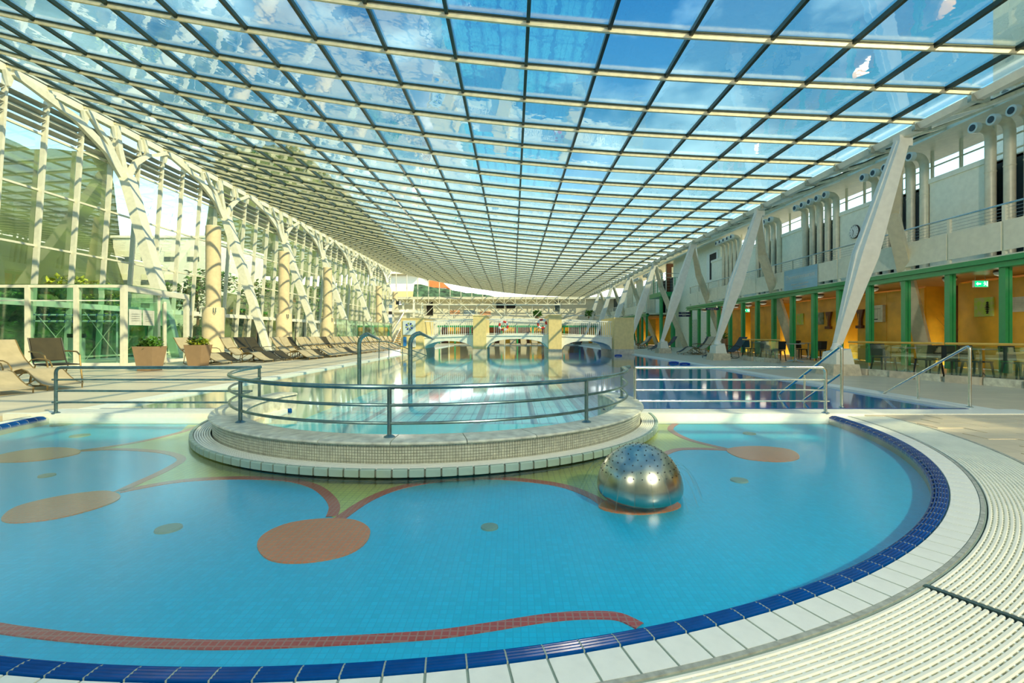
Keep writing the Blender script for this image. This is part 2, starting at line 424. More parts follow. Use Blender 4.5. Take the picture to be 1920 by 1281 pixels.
field = field + [(field[-1][0] - .1, Y_DIV0 - .01)] + list(reversed([]))
far_r = (ISL_C[0] + 2.6, Y_DIV0 - .01); 
isl_arc = arc_pts(ISL_C, R_ISL + .02, *chord(ISL_C, R_ISL + .02, Y_DIV0 - .02), 40)
field = field + isl_arc + [(field[0][0] - .25, Y_DIV0 - .05)]
MB().prism(field, ZB - .01, ZB + .003).build('mosaic_field', M['mos_green'], shallow)
for A in (arcB, arcC, arcD, arcE, arcF, arcA[3:]):
    ribbon(smooth(gp(A)), .075, ZB - .01, ZB + .006).build('mosaic_line', M['mos_line'], shallow)
ring_px = [(-80,1164),(0,1180),(100,1193),(200,1202),(300,1208),(430,1211),(600,1205),(800,1193),(900,1180),(1000,1164),(1060,1157),(1110,1155),(1160,1158),(1200,1176)]
ribbon(smooth(gp(ring_px)), .055, ZB - .01, ZB + .006).build('mosaic_line', M['mos_line'], shallow)
ribbon(smooth(gp([(-60,822),(0,809),(50,798),(100,788),(140,784)])), .12, ZB - .01, ZB + .006).build('mosaic_line', M['mos_brown'], shallow)
def oval_px(pts): MB().prism(smooth(gp(pts), 5, True), ZB - .01, ZB + .008).build('mosaic_oval', M['mos_brown'], shallow)
oval_px([(482,1022),(500,1000),(545,982),(610,974),(665,977),(693,994),(685,1020),(650,1042),(590,1055),(530,1057),(495,1046)][::-1])
oval_px([(3,972),(30,952),(90,936),(150,926),(200,922),(225,930),(215,942),(170,958),(110,973),(50,981),(12,981)][::-1])
oval_px([(-20,862),(0,854),(45,845),(100,840),(142,843),(150,850),(120,858),(60,866),(0,868)][::-1])
oval_px([(1363,844),(1385,839),(1430,838),(1480,844),(1499,856),(1490,864),(1455,867),(1400,862),(1372,853)][::-1])
oval_px([(1122,950),(1150,936),(1200,930),(1250,936),(1277,949),(1255,960),(1200,966),(1145,961)][::-1])
for x, y, r in ((316,993,.075),(918,990,.055),(1386,902,.07),(1405,814,.075),(88,893,.06),(150,818,.10),(115,797,.12)):
    X, Y = G(x, y, ZB); MB().lathe([(r, 0), (r*.96, .012), (r*.6, .014), (0, .014)], 20, (X, Y, ZB)).build('floor_drain', M['mos_sage'], shallow)

# --- water (surfaces of the two pools)
wm = struct(MB().add([(x, y, -.028) for x, y in (full)], []).build('water_surface_shallow', M['water']))
bpy.data.objects.remove(wm)
def sheet(poly, z, holes=()):
    loops = [list(poly)] + [list(h) for h in holes]; flat = [p for lp in loops for p in lp]
    tri = tessellate_polygon([[Vector((x, y, 0)) for x, y in lp] for lp in loops]); fs = []
    for a, bq, c in tri:
        A, B, C = flat[a], flat[bq], flat[c]
        fs.append((a, bq, c) if (B[0]-A[0])*(C[1]-A[1]) - (B[1]-A[1])*(C[0]-A[0]) > 0 else (c, bq, a))
    return MB().add([(x, y, z) for x, y in flat], fs)
b0, b1 = chord(ISL_C, R_ISL, Y_DIV0 - .001)
o = sheet(full, -.022, [arc_pts(ISL_C, R_ISL, b0, b1, 40)]).build('water_shallow_pool', M['water']); struct(o)
o = sheet(hole_main, -.03).build('water_main_pool', M['waterm']); struct(o)

# --- rim of the shallow pool: bed, cobalt nosing, white tiles, stone rim, slotted grate
rim = setting('trim_1', (POOL_C[0], POOL_C[1], 0))
rim_c = (0, 0)
sA, sE = chord(POOL_C, 5.5, Y_DIV0)
MB().arc(rim_c, [(5.384,-.4),(5.56,-.4),(5.56,-.004),(5.384,-.004)][::-1], sA, sE, 110).build('rim_bed', M['grout'], rim, local=True)
MB().arc(rim_c, [(5.286,-.4),(5.384,-.4),(5.384,-.008),(5.300,-.022),(5.289,-.03)][::-1], sA, sE, 110).build('nosing_bed', M['grout'], rim, local=True)
MB().arc(rim_c, [(5.56,-.4),(6.06,-.4),(6.06,-.13),(5.56,-.13)][::-1], sA + .01, sE - .01, 110).build('drain_trough', M['trough'], rim, local=True)
MB().arc(rim_c, [(5.532,-.1),(5.552,-.1),(5.552,.003),(5.532,.003)][::-1], sA, sE, 160).build('stone_rim', M['rimst'], rim, local=True)
MB().arc(rim_c, [(6.035,-.2),(6.06,-.2),(6.06,.004),(6.035,.004)][::-1], sA, sE, 160).build('stone_rim', M['rimst'], rim, local=True)
DA = .136 / 5.38
nose = [(5.285,-.05),(5.287,-.020)]
for q in range(6):
    r_ = 5.293 + q*.0155; zb_ = .005 - .016*max(0, 1 - q/2.2)**2
    nose += [(r_, zb_ - .001), (r_ + .004, zb_ + .0015), (r_ + .008, zb_ + .0005)]
    if q < 5: nose += [(r_ + .0115, zb_ - .0045)]
nose += [(5.380,-.001),(5.380,-.05)]
grp = [(5.283,-.05),(5.287,-.021),(5.297,-.009),(5.310,-.001),(5.330,.004),(5.380,.004),(5.380,-.05)]
gj = MB()
for i in range(int((sA - sE)/DA) + 1): gj.arc(rim_c, grp[::-1], sA - i*DA - DA*.022, sA - i*DA + DA*.022, 1)
gj.build('nosing_joints', mat('pale_grout', (.40,.48,.38), .8), rim, local=True)
tile_n = MB().arc(rim_c, nose[::-1], DA*.022, DA*.978, 2).build('blue_nosing_tile', M['bluet'], rim, local=True, smooth=False)
tile_w = MB().arc(rim_c, [(5.388,-.03),(5.528,-.03),(5.528,.001),(5.388,.001)][::-1], DA*.035, DA*.965, 1).build('white_tile', M['whitet'], rim, local=True)
tile_n.name = 'blue_tile'
nt_ = int((sA - sE) / DA)
for i in range(nt_):
    a = sA - (i + 1) * DA
    if i == 0: tile_n.rotation_euler.z = a; tile_w.rotation_euler.z = a
    else: copy_part(tile_n, rim, rz=a); copy_part(tile_w, rim, rz=a)
# grate: curved rods with cross pins, in two sectors with a steel joint between them
SEP = math.atan2(G(1825, 1131)[1] - POOL_C[1], G(1825, 1131)[0] - POOL_C[0])
def grate(name, label, t0, t1):
    g = thing(name, label, 'grate', (POOL_C[0], POOL_C[1], 0), 'grates round the shallow pool')
    n = max(8, int(abs(t1 - t0) * 40))
    for j in range(20):
        r = 5.574 + j * .0234
        MB().arc((0, 0), [(r-.0075,-.02),(r+.0075,-.02),(r+.0085,-.002),(r+.005,.003),(r-.005,.003),(r-.0085,-.002)][::-1], t0, t1, n).build('rod', M['gratem'], g, smooth=True, local=True)
    pins = MB(); npin = int(abs(t1 - t0) * 5.8 / .052)
    for i in range(npin):
        a = t0 + (t1 - t0) * (i + .5) / npin; u = Vector((math.cos(a), math.sin(a), 0))
        pins.beam(u * 5.565 + Vector((0, 0, -.008)), u * 6.03 + Vector((0, 0, -.008)), .014, .012)
    pins.build('cross_pins', M['gratem'], g, local=True, stuff=True)
    return g
grate('drain_grate', 'white slotted grate curving along the right of the shallow pool', sA - .002, SEP + .004)
grate('drain_grate', 'white slotted grate in the corner below the grey joint', SEP - .004, SEP - 1.2)
sp = MB(); u = Vector((math.cos(SEP), math.sin(SEP), 0))
sp.beam(Vector((*POOL_C, -.01)) + u * 5.555, Vector((*POOL_C, -.01)) + u * 6.04, .022, .030)
tag(sp.build('joint_bar', M['steel_dk']), 'grey metal bar joining two curved grates', 'bar')
# --- deck tiles beside the grate on the right, each with its joint
dt = MB().box(-.296, .296, -.146, .146, 0, .006).build('tile', M['deck'], floor, local=True)
first = True
for j in range(19):
    for i in range(12):
        x = 3.2 + i * .6 + (.3 if j % 2 else 0); y = 1.3 + j * .3
        r = min(math.hypot(x + sx*.3 - POOL_C[0], y + sy*.15 - POOL_C[1]) for sx in (-1, 1) for sy in (-1, 1))
        if r < 6.07 or y > 6.55: continue
        if first: dt.location = (x, y, 0); first = False
        else: copy_part(dt, floor, (x, y, 0))

# --- white edging strips and main pool nosing
edge = setting('trim_2')
MB().box(-6.45, PX0 + .006, Y_DIV1, PY1, -.05, .008).build('white_strip', M['whitet'], edge)
MB().box(PX1 - .006, PX1 + .36, Y_DIV1 - .2, PY1, -.05, .008).build('white_strip', M['whitet'], edge)
MB().box(PX0, PX1, PY1, PY1 + .5, -.05, .02).build('white_strip', M['whitet'], edge)
def div_box(x0, x1, y0, y1, z0, z1, m, nm): MB().box(x0, x1, y0, y1, z0, z1).build(nm, M[m], edge)
div_box(-6.9, -3.3, 6.488, 6.56, -.1, .035, 'whitet', 'white_curb'); div_box(1.35, 4.75, 6.488, 6.56, -.1, .035, 'whitet', 'white_curb')
div_box(-6.6, -3.3, 6.60, 7.03, -.05, .018, 'whitet', 'white_slab'); div_box(1.35, 7.35, 6.62, 7.03, -.05, .012, 'whitet', 'white_slab')
nb = MB().add([(0.004,7.045,-.03),(.251,7.045,-.03),(.251,7.045,.012),(0.004,7.045,.012),(0.004,7.11,.014),(.251,7.11,.014),(0.004,7.14,-.005),(.251,7.14,-.005),(0.004,7.145,-.06),(.251,7.145,-.06)],
              [(0,1,2,3),(3,2,5,4),(4,5,7,6),(6,7,9,8),(0,3,4,6,8),(1,9,7,5,2)]).build('blue_tile', M['bluet'], edge, local=True)
first = True
for i in range(50):
    x = PX0 + i * .256
    if -3.35 < x + .12 < 1.35 or x > PX1 - .1: continue
    if first: nb.location = (x, 0, 0); first = False
    else: copy_part(nb, edge, (x, 0, 0))

# --- island: curved wall with marble coping and its own overflow ring
isl = thing('curved_pool_wall', 'low curved mosaic wall with grey marble coping between the pools', 'wall', (ISL_C[0], ISL_C[1], 0))
wa0, wa1 = chord(ISL_C, R_ISL, 7.35)
MB().arc((0, 0), [(2.40,-.5),(R_ISL-.006,-.5),(R_ISL-.006,.195),(2.40,.195)][::-1], wa0, wa1, 90).build('wall_core', mat('dark_joint', (.16,.18,.13), .8), isl, local=True)
MB().arc((0, 0), [(2.385,-.5),(2.402,-.5),(2.402,.194),(2.385,.194)][::-1], wa0 + .004, wa1 - .004, 90).build('inner_lining', M['stone'], isl, local=True)
for a_ in (wa0, wa1): MB().arc((0, 0), [(2.386,-.5),(R_ISL,-.5),(R_ISL,.194),(2.386,.194)][::-1], a_ - .006, a_ + .006, 1).build('end_slab', M['stone'], isl, local=True)
mt = MB(); ntl = int((wa0 - wa1) * R_ISL / .0245); da_ = (wa0 - wa1) / ntl
for i in range(ntl):
    u0 = wa1 + da_ * (i + .06); u1 = wa1 + da_ * (i + .92)
    if not (-PI - .3 < (u0 + u1) / 2 < .3): continue
    for j in range(7):
        za = .03 + j * .0245; zb_ = za + .021; q = []
        for z_ in (za, zb_):
            for a_ in (u0, u1): q += [((R_ISL+.0)*math.cos(a_), (R_ISL+.0)*math.sin(a_), z_), ((R_ISL-.008)*math.cos(a_), (R_ISL-.008)*math.sin(a_), z_)]
        mt.add(q, [(0,2,6,4),(0,4,5,1),(2,3,7,6),(4,6,7,5),(0,1,3,2)])
mt.build('mosaic_tiles', mat('grey_wall_tile', (.50,.53,.42), .3, var=.12, scale=20), isl, local=True, stuff=True)
# coping slabs, each its own piece
NC = 16
cop = [(2.352,.200),(2.37,.194),(2.672,.194),(2.692,.199),(2.70,.210),(2.692,.222),(2.665,.228),(2.39,.228),(2.36,.220)][::-1]
seg = (wa0 - wa1) / NC
c_ = MB().arc((0, 0), cop, .0015, seg - .0015, 6).build('coping_slab', M['stone'], isl, local=True, smooth=True); c_.rotation_euler.z = wa1
for i in range(1, NC): copy_part(c_, isl, rz=wa1 + seg * i)
ra0, ra1 = chord(ISL_C, 2.86, Y_DIV0)
for j in range(7):
    r = 2.675 + j * .022
    MB().arc((0, 0), [(r,.025),(r+.0165,.025),(r+.0165,.044),(r,.044)][::-1], ra0, ra1, 90).build('overflow_rod', M['whitet'], isl, local=True)
MB().arc((0, 0), [(2.64,-.012),(2.84,-.012),(2.84,.012),(2.64,.012)][::-1], ra0, ra1, 90).build('overflow_trough', M['trough'], isl, local=True)
DT = .128 / 2.87
tt = MB().arc((0, 0), [(2.832,-.012),(2.868,-.012),(2.868,.042),(2.862,.050),(2.832,.050)][::-1], DT*.06, DT*.94, 2).build('teal_tile', M['tealt'], isl, local=True)
n_ = int((ra0 - ra1) / DT)
MB().arc((0, 0), [(2.82,-.008),(2.862,-.008),(2.862,.040),(2.82,.040)][::-1], ra0, ra1, 90).build('tile_bed', MATS['dark_joint'], isl, local=True)
for i in range(n_):
    if i == 0: tt.rotation_euler.z = ra0 - DT
    else: copy_part(tt, isl, rz=ra0 - (i + 1) * DT)

# ================================================================== ROOF
ceil = setting('ceiling')
pane_faces = []
def roof_pane(i, k):
    x0, x1 = RX[i] + .035, RX[i+1] - .035; y0, y1 = YK(k) + .05, YK(k+1) - .05
    t = (x0 - RX[i]) / (RX[i+1] - RX[i]); z0 = RZ[i] + (RZ[i+1]-RZ[i])*t; z1 = RZ[i+1] - (RZ[i+1]-RZ[i])*t
    return [(x0,y0,z0),(x1,y0,z1),(x1,y1,z1),(x0,y1,z0)]
rest = MB()
proto = {}
for k in range(K0, K1):
    for i in range(len(RX) - 1):
        q = roof_pane(i, k)
        if 0 <= k + 1 < 15 and i < 19 or (0 <= k < 8 and i >= 19):
            ob = proto.get(i)
            if ob is None:
                y0 = YK(0)
                q0 = [(x, y - YK(k), z) for x, y, z in q]
                ob = MB().add(q0 + [(x, y, z + .012) for x, y, z in q0], [(0,3,2,1),(4,5,6,7),(0,1,5,4),(1,2,6,5),(2,3,7,6),(3,0,4,7)]).build('glass_pane', M['roofg'], ceil, local=True)
                ob.location = (0, YK(k), 0); proto[i] = ob
            else: copy_part(ob, ceil, (0, YK(k), 0))
        else: rest.add(q + [(x, y, z + .012) for x, y, z in q], [(0,3,2,1),(4,5,6,7),(0,1,5,4),(1,2,6,5),(2,3,7,6),(3,0,4,7)])
rest.build('far_glass_panes', M['roofg'], ceil, stuff=True)
pb = MB(); db = MB()
for i in range(len(RX) - 1):
    p = Vector((RX[i], 0, RZ[i] - .07)); q = Vector((RX[i+1], 0, RZ[i+1] - .07)); pb.beam(p, q, .055, .10)
    p = Vector((RX[i], 0, RZ[i] - .005)); q = Vector((RX[i+1], 0, RZ[i+1] - .005)); db.beam(p, q, .10, .035)
pu = pb.build('purlin', M['purlin'], ceil, local=True); pd = db.build('glazing_bar', M['rafter'], ceil, local=True)
for k in range(K0, K1 + 1):
    if k == K0: pu.location.y = pd.location.y = YK(k)
    else: copy_part(pu, ceil, (0, YK(k), 0)); copy_part(pd, ceil, (0, YK(k), 0))
for i in range(len(RX) - 1):
    if i in (0, 19, 20): continue
    MB().box(RX[i]-.036, RX[i]+.036, YK(K0), YK(K1), RZ[i]-.075, RZ[i]+.02).build('rafter', M['rafter'], ceil)
MB().box(-18.58, -18.32, YK(K0), YK(K1), RZ[0]-.34, RZ[0]-.06).build('edge_beam', M['cream'], ceil)
MB().box(-18.52, -18.40, YK(K0), YK(K1), RZ[0]-.06, RZ[0]+.05).build('edge_bar', M['rafter'], ceil)
gb = MB().add([(10.62,YK(K0),RZ[19]-.10),(10.72,YK(K0),RZ[19]-.24),(10.88,YK(K0),RZ[19]-.24),(10.98,YK(K0),RZ[19]-.08),(10.62,YK(K1),RZ[19]-.10),(10.72,YK(K1),RZ[19]-.24),(10.88,YK(K1),RZ[19]-.24),(10.98,YK(K1),RZ[19]-.08)],
              [(0,1,2,3),(7,6,5,4),(0,4,5,1),(1,5,6,2),(2,6,7,3),(3,7,4,0)])
gb.build('gutter_beam', M['white'], ceil)
cb = MB().box(10.58, 11.02, -.05, .05, RZ[19]-.28, RZ[19]-.06).build('gutter_clamp', M['steel'], ceil, local=True)
for k in range(0, 40):
    if k == 0: cb.location.y = YK(0)
    else: copy_part(cb, ceil, (0, YK(k), 0))
MB().box(14.25, 14.5, -6, YK(K1), RZ[21]-.22, RZ[21]+.02).build('eave_beam', M['cream'], ceil)
MB().box(14.4, 16.9, -6, YK(K1), RZ[21]+.0, RZ[21]+.12).build('eave_soffit', M['cream'], ceil)
# branching props from gutter beam to eave
pr = MB().beam((10.85, 0, RZ[19]-.15), (14.3, 0, RZ[21]-.15), .12, .16).build('eave_arm', M['cream'], ceil, local=True)
for n in range(8):
    if n == 0: pr.location.y = 13.2
    else: copy_part(pr, ceil, (0, 13.2 + 7.8 * n, 0))

# ================================================================== LEFT GLASS WALL
wl = setting('wall_left')
def XF(z): return -19.2 + .07 * z
ZR = [0.12, 2.36, 4.62, 6.81, 8.99]
mu = MB().beam((XF(0)+.10, 0, 0), (XF(10.6)+.10, 0, 10.62), .09, .20, up=(1, 0, 0)).build('mullion', M['cream'], wl, local=True)
KL = range(-2, 41)
for n, k in enumerate(KL):
    if n == 0: mu.location.y = YK(k)
    else: copy_part(mu, wl, (0, YK(k), 0))
for z in ZR + [9.62]:
    MB().box(XF(z)-.02, XF(z)+.06, YK(-2), YK(40), z-.04, z+.04).build('transom', M['cream'], wl)
MB().box(XF(2.36)-.05, XF(2.36)+.16, YK(-2), YK(40), 2.24, 2.48).build('head_beam', M['white'], wl)
for r in range(4):
    z0, z1 = ZR[r] + .04, ZR[r+1] - .04
    g = MB().add([(XF(z0),.06,z0),(XF(z0),PITCH-.06,z0),(XF(z1),PITCH-.06,z1),(XF(z1),.06,z1),(XF(z0)-.02,.06,z0),(XF(z0)-.02,PITCH-.06,z0),(XF(z1)-.02,PITCH-.06,z1),(XF(z1)-.02,.06,z1)],
                 [(0,1,2,3),(7,6,5,4),(0,4,5,1),(1,5,6,2),(2,6,7,3),(3,7,4,0)]).build('glass_pane', M['wing'], wl, local=True)
    for n, k in enumerate(list(KL)[:-1]):
        if n == 0: g.location.y = YK(k)
        else: copy_part(g, wl, (0, YK(k), 0))
    # slim dark frame line at the side of the panes
    fr = MB().box(XF(z0)+.0, XF(z0)+.05, .06, .10, z0, z0 + .01)
lo = MB().add([(XF(9.2)-.05,.07,0),(XF(9.2)+.20,.07,.10),(XF(9.2)+.20,PITCH-.07,.10),(XF(9.2)-.05,PITCH-.07,0),(XF(9.2)-.05,.07,.02),(XF(9.2)+.20,.07,.12),(XF(9.2)+.20,PITCH-.07,.12),(XF(9.2)-.05,PITCH-.07,.02)],
              [(0,3,2,1),(4,5,6,7),(0,1,5,4),(1,2,6,5),(2,3,7,6),(3,0,4,7)]).build('louvre_slat', M['louvre'], wl, local=True)
lr = MB(); first = True
for k in list(KL)[:-1]:
    for s in range(4):
        z = 9.12 + s * .29
        if k < 32:
            if first: lo.location = (0, YK(k), z); first = False
            else: copy_part(lo, wl, (.02 * s, YK(k), z))
        else: lr.box(XF(9.2)-.05, XF(9.2)+.2, YK(k)+.07, YK(k)+PITCH-.07, z+.04, z+.07)
lr.build('far_louvre_slats', M['louvre'], wl, stuff=True)
dk = MB()
for k in (7, 8, 9, 12, 13, 16, 17, 20, 21, 24):   # dark door frames at the foot of the glass wall
    y = YK(k)
    d_ = MB(); d_.box(XF(0)+.04, XF(0)+.10, y+.10, y+.17, .02, 2.2); d_.box(XF(0)+.04, XF(0)+.10, y+PITCH-.17, y+PITCH-.10, .02, 2.2); d_.box(XF(0)+.04, XF(0)+.10, y+.10, y+PITCH-.10, 2.13, 2.2)
    d_.build('door_frame', M['black'], wl)
# thin cross ties and blind boxes
for k in (9, 10, 14, 19):
    MB().tube([(XF(4.6)+.1, YK(k), 4.6), (XF(8.9)+.1, YK(k)+PITCH*.9, 8.9)], .008, 5).build('tie_rod', M['cream'], wl)

# ================================================================== BRANCHING STEEL COLUMNS ON THE LEFT
def tree():
    t = thing('branching_column', '', 'column', (0, 0, 0), 'cream branching columns along the glass wall')
    X = -18.25
    A = [(0, 10.65), (2.5, 9.95), (4.1, 9.15), (5.0, 8.4)]
    tr = MB()
    tr.beam((-14.72, 3.75, 0.0), (-16.6, 4.6, 4.6), .30, .34, .52, .42, up=(1, 0, 0)); tr.build('trunk', M['cream'], t, local=True)
    MB().beam((-16.58, 4.59, 4.55), (-18.15, 5.2, 8.55), .52, .42, .60, .40, up=(1, 0, 0)).build('trunk', M['cream'], t, local=True)
    MB().lathe([(.34, 0), (.34, .04), (.26, .10), (.2, .12)], 16, (-14.72, 3.75, 0)).build('foot_plate', M['cream'], t, local=True)
    for nm, P, w0, w1 in (('main_arm', [(5.15, 8.45), (4.2, 9.35), (2.6, 10.1), (.1, 10.62)], .46, .22),
                          ('arm', [(4.9, 8.75), (4.2, 9.75), (3.12, 10.65)], .30, .18),
                          ('arm', [(5.2, 8.7), (4.85, 9.7), (4.68, 10.65)], .30, .20),
                          ('arm', [(5.35, 8.6), (5.8, 9.4), (6.5, 10.0), (6.24, 10.65)], .28, .16),
                          ('arm', [(6.5, 10.0), (7.2, 10.3), (7.75, 10.6)], .16, .16)):
        mb = MB(); n = len(P) - 1
        for i in range(n):
            wa = w0 + (w1 - w0) * i / n; wb = w0 + (w1 - w0) * (i + 1) / n
            e = Vector((0, P[i+1][0] - P[i][0], P[i+1][1] - P[i][1])).normalized() * .06
            p = Vector((X + .03 * i, P[i][0], P[i][1])); q = Vector((X + .03 * (i + 1), P[i+1][0], P[i+1][1]))
            mb.beam(p - e, q + e, .16, wa, .16, wb, up=(0, 0, 1) if abs(e.normalized().z) < .9 else (0, 1, 0))
        mb.build(nm, M['cream'], t, local=True)
    for k in range(5):
        MB().add([(X-.07, k*PITCH-.18, 10.62), (X+.07, k*PITCH-.18, 10.62), (X+.07, k*PITCH+.18, 10.62), (X-.07, k*PITCH+.18, 10.62), (X-.05, k*PITCH-.05, 10.1), (X+.05, k*PITCH-.05, 10.1), (X+.05, k*PITCH+.05, 10.1), (X-.05, k*PITCH+.05, 10.1)],
                 [(0,1,2,3),(7,6,5,4),(0,4,5,1),(1,5,6,2),(2,6,7,3),(3,7,4,0)]).build('bracket', M['cream'], t, local=True)
    return t
t0 = tree(); YN0 = YK(5)
tnames = ['above the glass entrance booth', 'beside the planter, second from the booth', 'third from the booth', 'fourth from the booth', 'fifth from the booth', 'sixth from the booth', 'seventh from the booth', 'farthest from the booth']
for n in range(7):
    lb = 'cream steel branching column rising ' + tnames[n]
    if n == 0: t0.location.y = YN0; t0['label'] = lb
    else: dup(t0, (0, YN0 + 7.8 * n, 0), label=lb)

# round plaster columns
cyl = thing('round_column', '', 'column', (0, 0, 0), 'beige round columns on the left deck')
MB().lathe([(.355, 2.4), (.355, 6.8), (.33, 6.83), (0, 6.83)], 32).build('shaft', M['peach'], cyl, smooth=True, local=True)
MB().lathe([(.51, 0), (.51, 2.5), (.49, 2.54), (.36, 2.54)], 32).build('sleeve', M['peach'], cyl, smooth=True, local=True)
for a in range(4):
    u = Vector((math.cos(a*PI/2 - .9), math.sin(a*PI/2 - .9), 0)); v = Vector((-u.y, u.x, 0))
    P = [u*.5 + v*.05 + Vector((0,0,2.50)), u*.58 + v*.05 + Vector((0,0,2.48)), u*.60 + v*.05 + Vector((0,0,2.3)), u*.60 + Vector((0,0,2.2)), u*.60 - v*.05 + Vector((0,0,2.3)), u*.58 - v*.05 + Vector((0,0,2.48)), u*.5 - v*.05 + Vector((0,0,2.50))]
    MB().tube(P, .018, 6).build('towel_hook', M['steel_dk'], cyl, local=True)
cn = ['nearest, behind the tall planters', 'second, half way along the loungers', 'third, behind the lounger row', 'fourth, next to the water slide stairs', 'farthest, by the far end wall']
for n, yy in enumerate((25.3, 33.1, 40.9, 56.5, 64.3)):
    lb = 'beige round column, ' + cn[n]
    if n == 0: cyl.location = (-15.8, yy, 0); cyl['label'] = lb
    else: dup(cyl, (-15.8, yy, 0), rz=.2 * n, label=lb)

# ================================================================== RIGHT SIDE
wr = setting('wall_right')
XW = 14.9
MB().box(15.9, 16.1, -6, 73.5, 0, 3.2).build('back_wall', M['brownp'], wr)
MB().box(15.3, 15.5, -6, 73.5, 3.2, 6.58).build('upper_wall', M['ductd'], wr)
MB().box(15.3, 16.0, -6, 73.5, 6.50, 6.62).build('wall_coping', M['cream'], wr)
for n in range(-3, 13):
    y0 = 17.4 + 4.68 * n
    if 34.3 < y0 < 44.5 or y0 > 66: continue
    y1 = y0 + 3.35 if y0 < 30 or y0 > 45 else 34.3
    ym = y0 + 1.75
    for ya, yb in ((y0, ym - .008), (ym + .008, y1)):
        MB().box(XW, XW + .06, ya, yb, .03, 2.80).build('orange_panel', M['orange'], wr)
    MB().box(XW + .06, XW + 1.0, y0 - .02, y0 + .05, 0, 2.85).build('panel_return', M['orange'], wr)
    MB().box(XW + .06, XW + 1.0, y1 - .05, y1, 0, 2.85).build('panel_return', M['orange'], wr)
for n in range(-3, 11):      # white upper panels between the duct groups
    y0 = 14.98 + 4.68 * n
    if 35 < y0 < 44 or y0 > 62: continue
    MB().box(XW - .12, XW, y0, y0 + 2.05, 3.2, 6.45).build('white_panel', M['wallw'], wr)
    MB().box(XW - .16, XW + .1, y0 - .03, y0 + 2.08, 6.45, 6.62).build('panel_head', M['wallw'], wr)
# clerestory mullions + glass above the wall
cl = MB().box(15.85, 15.93, -.04, .04, 6.6, 8.05).build('clerestory_bar', M['cream'], wr, local=True)
for n in range(40):
    if n == 0: cl.location.y = 10
    else: copy_part(cl, wr, (0, 10 + 1.17 * n, 0))
for z in (7.0, 7.45): MB().box(15.86, 15.92, -6, 73, z - .02, z + .02).build('clerestory_rail', M['cream'], wr)

# gallery floor, ceiling below it, green beam, posts
def gallery(y0, y1, label, posts_from, npost):
    g = thing('gallery', label, 'gallery', (12.6, y0, 0))
    MB().box(12.55, 15.3, y0, y1, 3.0, 3.16).build('floor_slab', M['wallw'], g)
    MB().box(12.72, 15.95, y0, y1, 2.86, 2.92).build('wood_ceiling', M['ceilw'], g)
    for q, (xa, za, zb) in enumerate(((12.46, 2.83, 2.90), (12.52, 2.90, 2.98), (12.44, 2.98, 3.06), (12.50, 3.06, 3.12))):
        MB().box(xa, 12.74, y0, y1, za, zb).build('green_fascia', M['green'], g)
    return g
gallery(4.0, 34.6, 'near upper gallery with green edge beam over the orange cafe wall', 4, 19)
gallery(45.0, 72.0, 'far upper gallery with green edge beam beyond the raised balcony', 45, 17)
post = thing('green_post', '', 'post', (0, 0, 0), 'green posts carrying the upper galleries')
MB().box(-.09, -.01, -.085, .085, .12, 2.84).build('post_shaft', M['green'], post, local=True)
MB().box(.01, .09, -.085, .085, .12, 2.84).build('post_shaft', M['green'], post, local=True)
MB().box(-.01, .01, -.05, .05, .12, 2.84).build('post_web', M['green'], post, local=True)
MB().lathe([(.03, 0), (.03, .13)], 10).build('post_foot', M['railwood'], post, local=True)
py = [12.3 + PITCH * n for n in range(-2, 15)] + [45.3 + PITCH * n for n in range(16)]
for n, y in enumerate(py):
    if y < 30:
        where = 'counted from the near right edge, under the near gallery'; lb = 'green steel post, ' + ORD[n] + ' ' + where
    elif y < 40: lb = 'green steel post, ' + ORD[16 - n] + ' from the far end of the near gallery'
    else: lb = 'green steel post, ' + ORD[n - 17] + ' from the front of the far gallery'
    if n == 0: post.location = (12.62, y, 0); post['label'] = lb
    else: dup(post, (12.62, y, 0), label=lb)
# gallery railings
def gal_rail(y0, n, label):
    g = thing('gallery_railing', label, 'railing', (12.6, y0, 3.1))
    L = n * PITCH
    MB().tube([(12.58, y0, 4.45), (12.58, y0 + L, 4.45)], .026, 8).build('handrail', M['steel'], g, smooth=True)
    for z in (4.08, 4.17, 4.26, 4.35): MB().tube([(12.6, y0, z), (12.6, y0 + L, z)], .005, 4).build('wire', M['steel'], g)
    pp = MB().box(12.565, 12.635, -.045, .045, 3.1, 4.43).build('baluster', M['wallw'], g); pp.location = (0, 0, 0)
    me = pp.data; 
    for v in me.vertices: v.co.x += 0
    pn = MB().box(12.535, 12.555, .035, PITCH - .035, 3.26, 4.02).build('railing_panel', M['wallw'], g)
    for o_, cnt in ((pp, n + 1), (pn, n)):
        for v in o_.data.vertices: v.co.y += y0
        for i in range(1, cnt): copy_part(o_, g, (0, i * PITCH, 0))
    return g
gal_rail(12.3 - 2 * PITCH, 16, 'steel railing with white panels on the near gallery above the cafe')
gal_rail(45.3, 17, 'steel railing with white panels on the far gallery')

